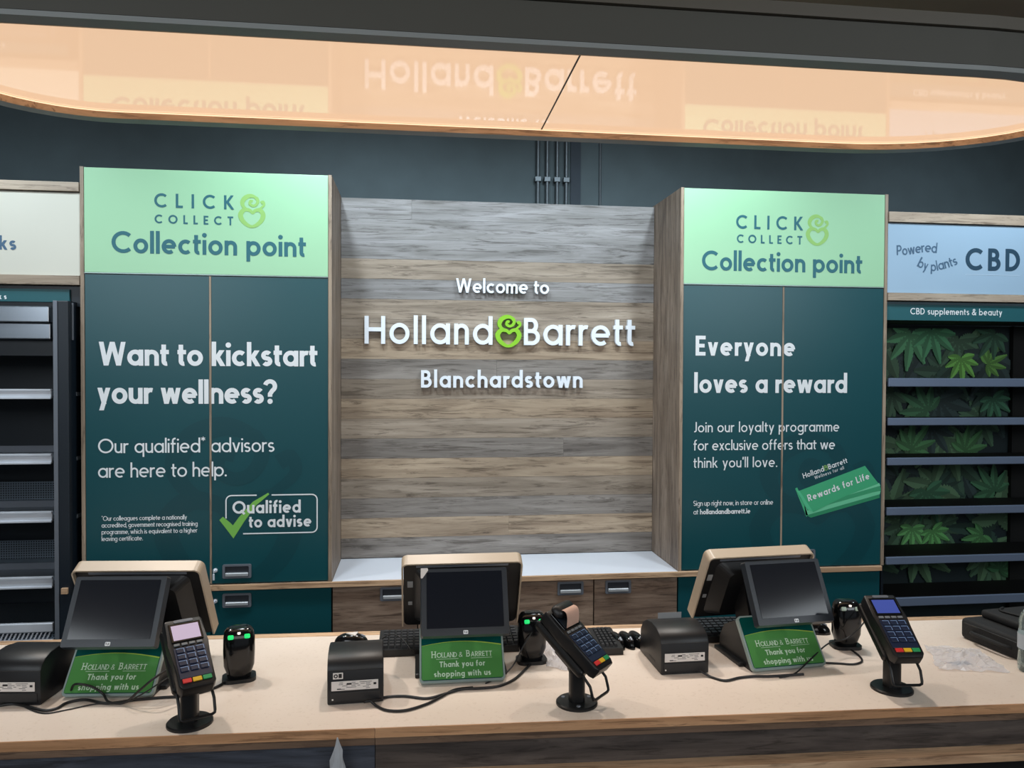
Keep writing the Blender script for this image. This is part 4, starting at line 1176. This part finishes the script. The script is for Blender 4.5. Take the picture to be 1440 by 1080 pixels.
# ================================================================ PRESENTATION SCANNERS
def make_scanner(label, lm):
    t = thing('barcode_scanner', label, 'scanner', (0, 0, 0), 0, 'barcode scanners')
    bm = bmesh.new()
    # body: rounded column, lofted sections (y,z) leaning slightly; top domed
    secs = [(.010, .030, .024, .005), (.024, .033, .027, .004), (.045, .040, .030, .002), (.085, .0415, .031, 0), (.118, .041, .030, 0), (.134, .038, .027, .002), (.143, .031, .021, .005), (.147, .020, .012, .007)]
    rings = []
    for z, a, b, sh in secs:
        ring_ = []
        for k in range(28):
            an = 2 * pi * k / 28; e = .62; cx_, sy = cos(an), sin(an)
            ring_.append(bm.verts.new((a * math.copysign(abs(cx_) ** e, cx_), sh + b * math.copysign(abs(sy) ** e, sy), z)))
        rings.append(ring_)
    for a, b in zip(rings, rings[1:]):
        for k in range(28): bm.faces.new((a[k], a[(k + 1) % 28], b[(k + 1) % 28], b[k]))
    bm.faces.new(rings[0][::-1]); bm.faces.new(rings[-1])
    part('body', bm, GBLACK, t, smooth=True)
    bm = bmesh.new(); prism(bm, rrect(-.044, -.028, .044, .040, .022, 6), 0, .010, 'Z'); part('foot', bm, BLACK, t)
    def lamp(name, x, w_, m, tilt=0):
        bm = bmesh.new(); rbox(bm, (x - w_ / 2, -.0325, .122), (x + w_ / 2, -.023, .1335), .003, rot=Matrix.Rotation(radians(-28), 3, 'X'))
        part(name, bm, m, t, smooth=True)
    lamp('indicator_lamp', -.021, .015, lm); lamp('indicator_lamp', .021, .015, lm)
    bm = bmesh.new(); lathe(bm, [(.004, -.002), (.004, .002)], (0, -.0245, .136), 12); part('button_lamp', bm, LEDW, t)
    return t


x, y = pz(333, 962, CZ)
s0 = make_scanner('black barcode scanner with green lights, right of the leftmost card reader', LEDG); s0.location = (x, y + .028, CZ); s0.rotation_euler.z = radians(12)
x, y = pz(750, 936, CZ); dup(s0, (x, y + .028, CZ), radians(4), 'black barcode scanner with green lights, right of the middle till', 'barcode scanners')
x, y = pz(1197, 915, CZ); s3 = make_scanner('black barcode scanner with pale lights, right of the right till', LEDO); s3.location = (x, y + .028, CZ); s3.rotation_euler.z = radians(-6)


# ================================================================ CARD READERS ON POLES
def make_terminal(label, yaw, loc, screen, pitch=42, bolts=False, paper=False, zc=.148, k_=1.12):
    t = thing('card_reader', label, 'card reader', loc, 0, 'card readers on poles')
    bm = bmesh.new(); lathe(bm, [(.053, 0), (.053, .005), (.050, .008), (.022, .009)], n=36); part('base_plate', bm, BLACKM, t, smooth=True)
    bm = bmesh.new(); prism(bm, rrect(-.0195, -.0195, .0195, .0195, .012, 5), .0092, .128, 'Z'); part('pole', bm, BLACKM, t, smooth=True)
    bm = bmesh.new(); prism(bm, rrect(-.0225, -.0225, .0225, .0225, .010, 5), .085, .150, 'Z'); part('sleeve', bm, BLACKM, t, smooth=True)
    if bolts:
        for a in (25, 145, 265):
            bm = bmesh.new(); lathe(bm, [(.006, .0086), (.005, .0105)], (.038 * cos(radians(a)), .038 * sin(radians(a)), 0), 6); part('bolt', bm, HANDLEG, t)
    # tilted frame: origin C, axes: ex (right), es (up along the face), en (normal)
    cy_, sy_ = cos(yaw), sin(yaw)
    ex = Vector((cy_, sy_, 0)); back = Vector((-sy_, cy_, 0)); pt = radians(pitch)
    es = back * cos(pt) + Vector((0, 0, sin(pt))); en = -back * sin(pt) + Vector((0, 0, cos(pt)))
    C0 = Vector((0, 0, zc)) + en * .012
    MT = Matrix((ex, es, en)).transposed()
    def fix(bm):
        for v in bm.verts: v.co = C0 + MT @ (v.co * k_)
        return bm
    # local: x across, y up the face, z out
    bm = bmesh.new(); rbox(bm, (-.043, -.058, -.038), (.043, .098, -.0158), .008, 3); part('mount_plate', fix(bm), BLACKM, t)
    bm = bmesh.new(); rbox(bm, (-.022, -.03, -.056), (.022, .03, -.0381), .006); part('mount_block', fix(bm), BLACKM, t)
    # body outline: wider head, narrower keypad
    ol = [(-.040, .090), (-.036, .096), (.036, .096), (.040, .090), (.041, .03), (.038, .0), (.037, -.068), (.030, -.078), (-.030, -.078), (-.037, -.068), (-.038, .0), (-.041, .03)]
    bm = bmesh.new(); prism(bm, ol, -.0155, .014, 'Z'); bmesh.ops.bevel(bm, geom=[e for e in bm.edges if abs(e.verts[0].co.z - e.verts[1].co.z) < 1e-6], offset=.004, segments=2, profile=.5, affect='EDGES')
    bd = part('body', fix(bm), BLACK, t, smooth=True)
    bm = bmesh.new(); rbox(bm, (-.033, .036, .0141), (.033, .084, .0165), .001); part('screen_surround', fix(bm), GBLACK, bd)
    bm = bmesh.new(); rbox(bm, (-.028, .040, .0166), (.028, .078, .0172)); part('screen', fix(bm), screen, bd)
    bm = bmesh.new(); prism(bm, rrect(-.020, .086, .020, .093, .003, 3), .0141, .0158, 'Z'); part('contactless_mark', fix(bm), HANDLEG, bd)
    for k in range(4):
        bm = bmesh.new(); rbox(bm, (-.030 + k * .0155, .026, .0141), (-.018 + k * .0155, .032, .0170), .001); part('function_key', fix(bm), KEYG, bd)
    bm = bmesh.new(); rbox(bm, (-.032, -.054, .0141), (.032, .022, .0150), .0004); part('keypad_panel', fix(bm), KEYN, bd)
    for r in range(4):
        for c in range(3):
            x_, y_ = -.020 + c * .020, .013 - r * .0155
            bm = bmesh.new(); rbox(bm, (x_ - .008, y_ - .0055, .0151), (x_ + .008, y_ + .0055, .0172), .001); part('number_key', fix(bm), KEYN, bd)
    bm = bmesh.new()
    for r in range(4):
        for c in range(3):
            x_, y_ = -.020 + c * .020, .013 - r * .0155
            ribbon(bm, [(x_ - .0075, y_ + .005), (x_ + .0075, y_ + .005), (x_ + .0075, y_ - .005)], .0006, False, .0175, None, lambda a, b, d: (a, b, d))
    part('key_outlines', fix(bm), KEYL, bd, kind='stuff')
    for k, m_ in enumerate((RED, YEL, GRN)):
        bm = bmesh.new(); rbox(bm, (-.029 + k * .020, -.066, .0141), (-.011 + k * .020, -.056, .0172), .001); part(('cancel_key', 'clear_key', 'enter_key')[k], fix(bm), m_, bd)
    if paper:
        bm = bmesh.new()
        n = 12; pts = [(.012 + .0 * k, .0) for k in range(2)]
        for xx in (-.027, .027): pass
        V = [[bm.verts.new((xx, .088 - .050 * (k / n), .0185 + .026 * sin(pi * k / n))) for xx in (-.026, .026)] for k in range(n + 1)]
        for a, b in zip(V, V[1:]): bm.faces.new((a[0], a[1], b[1], b[0]))
        part('receipt_paper', fix(bm), PINKPAPER, bd, smooth=True)
        bm = bmesh.new(); rbox(bm, (-.036, .060, .0166), (.036, .094, .040), .012, 3); part('printer_cover', fix(bm), BLACK, bd, smooth=True)
    # wire handle loop under the right side
    base = [(.034, -.055, -.026), (.035, -.085, -.030), (.035, -.104, -.044), (.034, -.108, -.047), (.028, -.110, -.049), (-.028, -.110, -.049), (-.034, -.108, -.047), (-.035, -.104, -.044), (-.035, -.085, -.030), (-.034, -.055, -.026)]
    bm = bmesh.new(); tube(bm, [Vector(p) for p in base], .0032, 8); part('wire_loop', fix(bm), BLACKM, t, smooth=True)
    return t


def base_at(u, v):
    x, y = pz(u, v, CZ); return (x, y, CZ)


make_terminal('leftmost card reader on black pole, with a lit lilac screen', radians(29), base_at(267, 1017), LCDL, 36)
make_terminal('middle card reader on bolted black pole, turned to the right with receipt paper', radians(47), base_at(811, 989), LCDO, 38, bolts=True, paper=True, zc=.146)
make_terminal('rightmost card reader on black pole, with a lit blue screen', radians(-4), base_at(1254, 969), LCDB, 36)

# ================================================================ KEYBOARDS, MICE, KEYPAD


def make_keyboard(label, loc, rz, W=.44, D=.150, cols=22, rows=6):
    t = thing('keyboard', label, 'keyboard', loc, rz, 'keyboards')
    bm = bmesh.new(); prism(bm, [(0, 0), (D, 0), (D, .030), (D - .02, .032), (.0, .020)], -W / 2, W / 2, 'X'); part('case', bm, BLACK, t)
    bm = bmesh.new()
    for r in range(rows):
        for c in range(cols):
            if c in (15, 18) and W > .3: continue
            x = -W / 2 + .012 + c * (W - .024) / cols; y = .012 + r * (D - .028) / rows; z = .020 + .012 * y / D
            vs = rbox(bm, (x, y, z), (x + (W - .024) / cols - .002, y + (D - .028) / rows - .002, z + .008))
            for v in vs:
                if v.co.z > z + .004: v.co.x += (.0018 if v.co.x < x + .008 else -.0018); v.co.y += (.0015 if v.co.y < y + .008 else -.0015)
    part('keycaps', bm, KEYC, t, kind='stuff')
    return t


xa, ya = pz(532, 922, CZ); xb_, yb_ = pz(737, 915, CZ)
make_keyboard('black keyboard behind the middle till', ((xa + xb_) / 2, 2.285, CZ), 0, W=xb_ - xa)
xa, ya = pz(985, 905, CZ)
make_keyboard('black keyboard behind the right till', (xa + .16, 2.29, CZ), 0, W=.34, cols=15)
xa, ya = pz(845, 921, CZ)
kp = make_keyboard('small black numeric keypad behind the middle card reader', (xa + .030, 2.225, CZ), radians(0), W=.075, D=.16, cols=4, rows=7)
kp['category'] = 'keypad'; kp['group'] = 'keypads'; del kp['group']; kp.name = 'numeric_keypad'


def make_mouse(label, loc, rz, group, sx=1.0):
    t = thing('computer_mouse', label, 'mouse', loc, rz, group)
    bm = bmesh.new(); rings = []
    for k in range(9):
        a = pi / 2 * k / 8; zf = sin(a) * .036; rf = cos(a) ** .75 if k < 8 else .02
        rings.append([bm.verts.new((.029 * sx * rf * cos(2 * pi * j / 20), .055 * rf * sin(2 * pi * j / 20), zf)) for j in range(20)])
    for a, b in zip(rings, rings[1:]):
        for j in range(20): bm.faces.new((a[j], a[(j + 1) % 20], b[(j + 1) % 20], b[j]))
    bm.faces.new(rings[0][::-1]); bm.faces.new(rings[-1])
    part('shell', bm, GBLACK, t, smooth=True)
    bm = bmesh.new(); tube(bm, [Vector((0, -.030, .0315)), Vector((0, -.042, .0258))], .004, 8); part('scroll_wheel', bm, HANDLEG, t, smooth=True)
    return t


for k, (u, lb) in enumerate(((873, 'glossy black mouse next to the keypad, first of three in a row'), (888, 'glossy black mouse in the middle of three in a row'), (903, 'glossy black mouse partly behind the printer with a paper slip'))):
    x, y = pz(u, 916, CZ); make_mouse(lb, (x, 2.31, CZ), radians(10), 'mice between the middle card reader and printer', .60)
x, y = pz(494, 908, CZ); ms = make_mouse('black mouse with white sticker behind the receipt printer left of the middle till', (x, 2.40, CZ), radians(80), None)
bm = bmesh.new(); prism(bm, [(-.02, -.018), (.012, -.018), (-.004, .016)], .034, .0375, 'Z'); part('sticker', bm, PAPER, ms)
x, y = pz(1154, 896, CZ); make_mouse('black mouse between the right till and its scanner', (x, y + .05, CZ), radians(60), None)


# ================================================================ CABLES
def cable(label, pts, r=.0033, name='cable'):
    P = []
    for p in pts:
        u, v, h = p if len(p) == 3 else (p[0], p[1], 0)
        z = CZ + r + h; x, y = pz(u, v, z); P.append((x, y, z))
    bm = bmesh.new(); tube(bm, spline(P, 8), r, 8)
    return tag(part(name, bm, RUBBER, smooth=True), label, 'cable')


cable('thick black cable along the counter front of the left till', [(0, 992), (20, 990), (40, 994), (62, 999), (80, 996), (95, 988), (120, 984), (150, 989), (190, 984), (225, 981), (262, 978), (300, 968), (322, 956)], .0036)
cable('black cable looping up over the sign of the left till', [(99, 975, .008), (103, 964, .035), (112, 962, .045), (130, 966, .035), (145, 976, .015), (153, 987, .005), (175, 988, .006), (195, 972, .04), (215, 955, .07), (235, 942, .08), (247, 938, .085)], .003)
cable('thin black cable running from left printer towards the leftmost card reader', [(30, 992), (60, 1003), (95, 998), (135, 990), (170, 990), (200, 976, .03), (222, 962, .05), (247, 946, .06)], .0018)
cable('double black cable from printer to the foot of the middle till', [(512, 987, .01), (529, 984, .006), (545, 980), (570, 979), (600, 982), (625, 976), (650, 969), (672, 968), (700, 965), (722, 956), (738, 942), (746, 934)], .0036)
cable('black cable sagging forward between printer and middle till', [(522, 986, .008), (530, 993), (545, 999), (570, 999), (600, 990), (620, 980), (640, 970), (665, 967)], .0036)
cable('thin black cable crossing the corner of the middle till sign', [(683, 961), (705, 951, .005), (722, 935, .02), (738, 905, .07), (755, 880, .11), (775, 869, .13), (790, 867, .14)], .0020)
cable('thin black cable curling over the keyboard behind the middle till', [(533, 905, .03), (540, 896, .045), (553, 892, .05), (566, 899, .04), (578, 914, .02), (588, 925), (596, 931)], .0018)
cable('thick black cable from the slip printer to the foot of the right till', [(985, 943, .01), (1000, 952), (1020, 957), (1040, 953), (1060, 951), (1080, 951), (1100, 950), (1130, 948)], .0036)
cable('black cable rising from the foot of the right till towards the card reader', [(1096, 953), (1118, 947, .004), (1140, 927, .025), (1165, 905, .05), (1190, 898, .05), (1207, 885, .08), (1222, 865, .12)], .0022)
cable('brown black cable looping from scanner to the right till', [(1197, 914, .004), (1208, 922), (1212, 930), (1200, 934), (1180, 933), (1160, 932)], .0030)

# ================================================================ BAGS, BOTTLE


def film(label, corners, bump_, seed, n=16, m=None, peaks=()):
    """crumpled sheet of film lying on the counter"""
    q = [pz(u, v, CZ) for u, v in corners]; rr = random.Random(seed)
    from mathutils import noise as nz
    bm = bmesh.new(); g = []
    for i in range(n + 1):
        row = []
        for j in range(n + 1):
            s, t = i / n, j / n
            x = (1 - s) * ((1 - t) * q[0][0] + t * q[3][0]) + s * ((1 - t) * q[1][0] + t * q[2][0])
            y = (1 - s) * ((1 - t) * q[0][1] + t * q[3][1]) + s * ((1 - t) * q[1][1] + t * q[2][1])
            e = min(s, 1 - s, t, 1 - t)
            v3 = Vector((x * 26 + seed, y * 26, 0)); h_ = abs(nz.noise(v3)) * bump_ + abs(nz.noise(v3 * 2.7)) * bump_ * .5
            x += nz.noise(v3 * 1.3 + Vector((5, 0, 0))) * .014; y += nz.noise(v3 * 1.3 + Vector((0, 9, 0))) * .014
            row.append(bm.verts.new((x, y, CZ + .001 + h_ * (.25 + 2.5 * min(e, .3)))))
        g.append(row)
    for i in range(n):
        for j in range(n): bm.faces.new((g[i][j], g[i + 1][j], g[i + 1][j + 1], g[i][j + 1]))
    return tag(part('plastic_bag', bm, m or CLEAR), label, 'plastic bag')


film('crumpled clear plastic bag in front of the black case', [(1322, 944), (1420, 946), (1378, 914), (1298, 908)], .030, 3)
film('small crumpled clear bag between middle scanner and card reader', [(768, 938), (812, 946), (800, 902), (762, 900)], .030, 8)
x, y = pz(1350, 933, CZ)
tag(part('leaflet', B(((x - .03, y - .012, CZ + .0005), (x + .03, y + .012, CZ + .0012))), GREYL), 'small grey leaflet under the clear plastic bag', 'leaflet')

# black nylon case
lc = thing('laptop_case', 'black nylon case at the right end of the counter', 'bag', (1.745, 2.135, CZ), radians(7))
bm = bmesh.new(); rbox(bm, (0, -.13, 0), (.40, .118, .066), .014, 3); part('body', bm, FABRIC, lc, smooth=True)
bm = bmesh.new(); tube(bm, [Vector(p) for p in ((.003, -.112, .052), (.003, .10, .052), (.018, .1155, .052), (.382, .1155, .052), (.398, .10, .052), (.398, -.112, .052), (.382, -.1285, .052), (.018, -.1285, .052))], .004, 6, True); part('zip', bm, BLACK, lc)
bm = bmesh.new(); rbox(bm, (.06, -.11, .0662), (.38, .10, .092), .010, 3); part('front_pocket', bm, FABRIC, lc, smooth=True)
bm = bmesh.new(); tube(bm, spline([(.075, -.10, .093), (.11, -.02, .096), (.10, .06, .095), (.14, .09, .093)], 5), .004, 6); part('strap', bm, FABRIC, lc, smooth=True)
bm = bmesh.new(); tube(bm, spline([(.004, -.07, .030), (-.014, -.055, .034), (-.018, -.0, .036), (-.014, .055, .034), (.004, .07, .030)], 5), .006, 8); part('handle', bm, FABRIC, lc, smooth=True)

# bottle at the frame's edge
x, y = pz(1449, 944, CZ)
bt = thing('water_bottle', 'clear plastic water bottle with label at the far right of the counter', 'bottle', (x, y, CZ))
bm = bmesh.new(); lathe(bm, [(.026, 0), (.031, .006), (.032, .03), (.030, .06), (.032, .065), (.032, .11), (.029, .125), (.031, .14), (.024, .165), (.013, .182), (.013, .195)], n=28); part('bottle_body', bm, PETM, bt, smooth=True)
bm = bmesh.new(); lathe(bm, [(.0325, .066), (.0325, .108)], n=28)
part('label', bm, mat('pale_bottle_label', (186, 196, 206), .5), bt, smooth=True)
bm = bmesh.new(); lathe(bm, [(.015, .193), (.015, .207), (.013, .209)], n=18); part('cap', bm, WHITEP, bt, smooth=True)
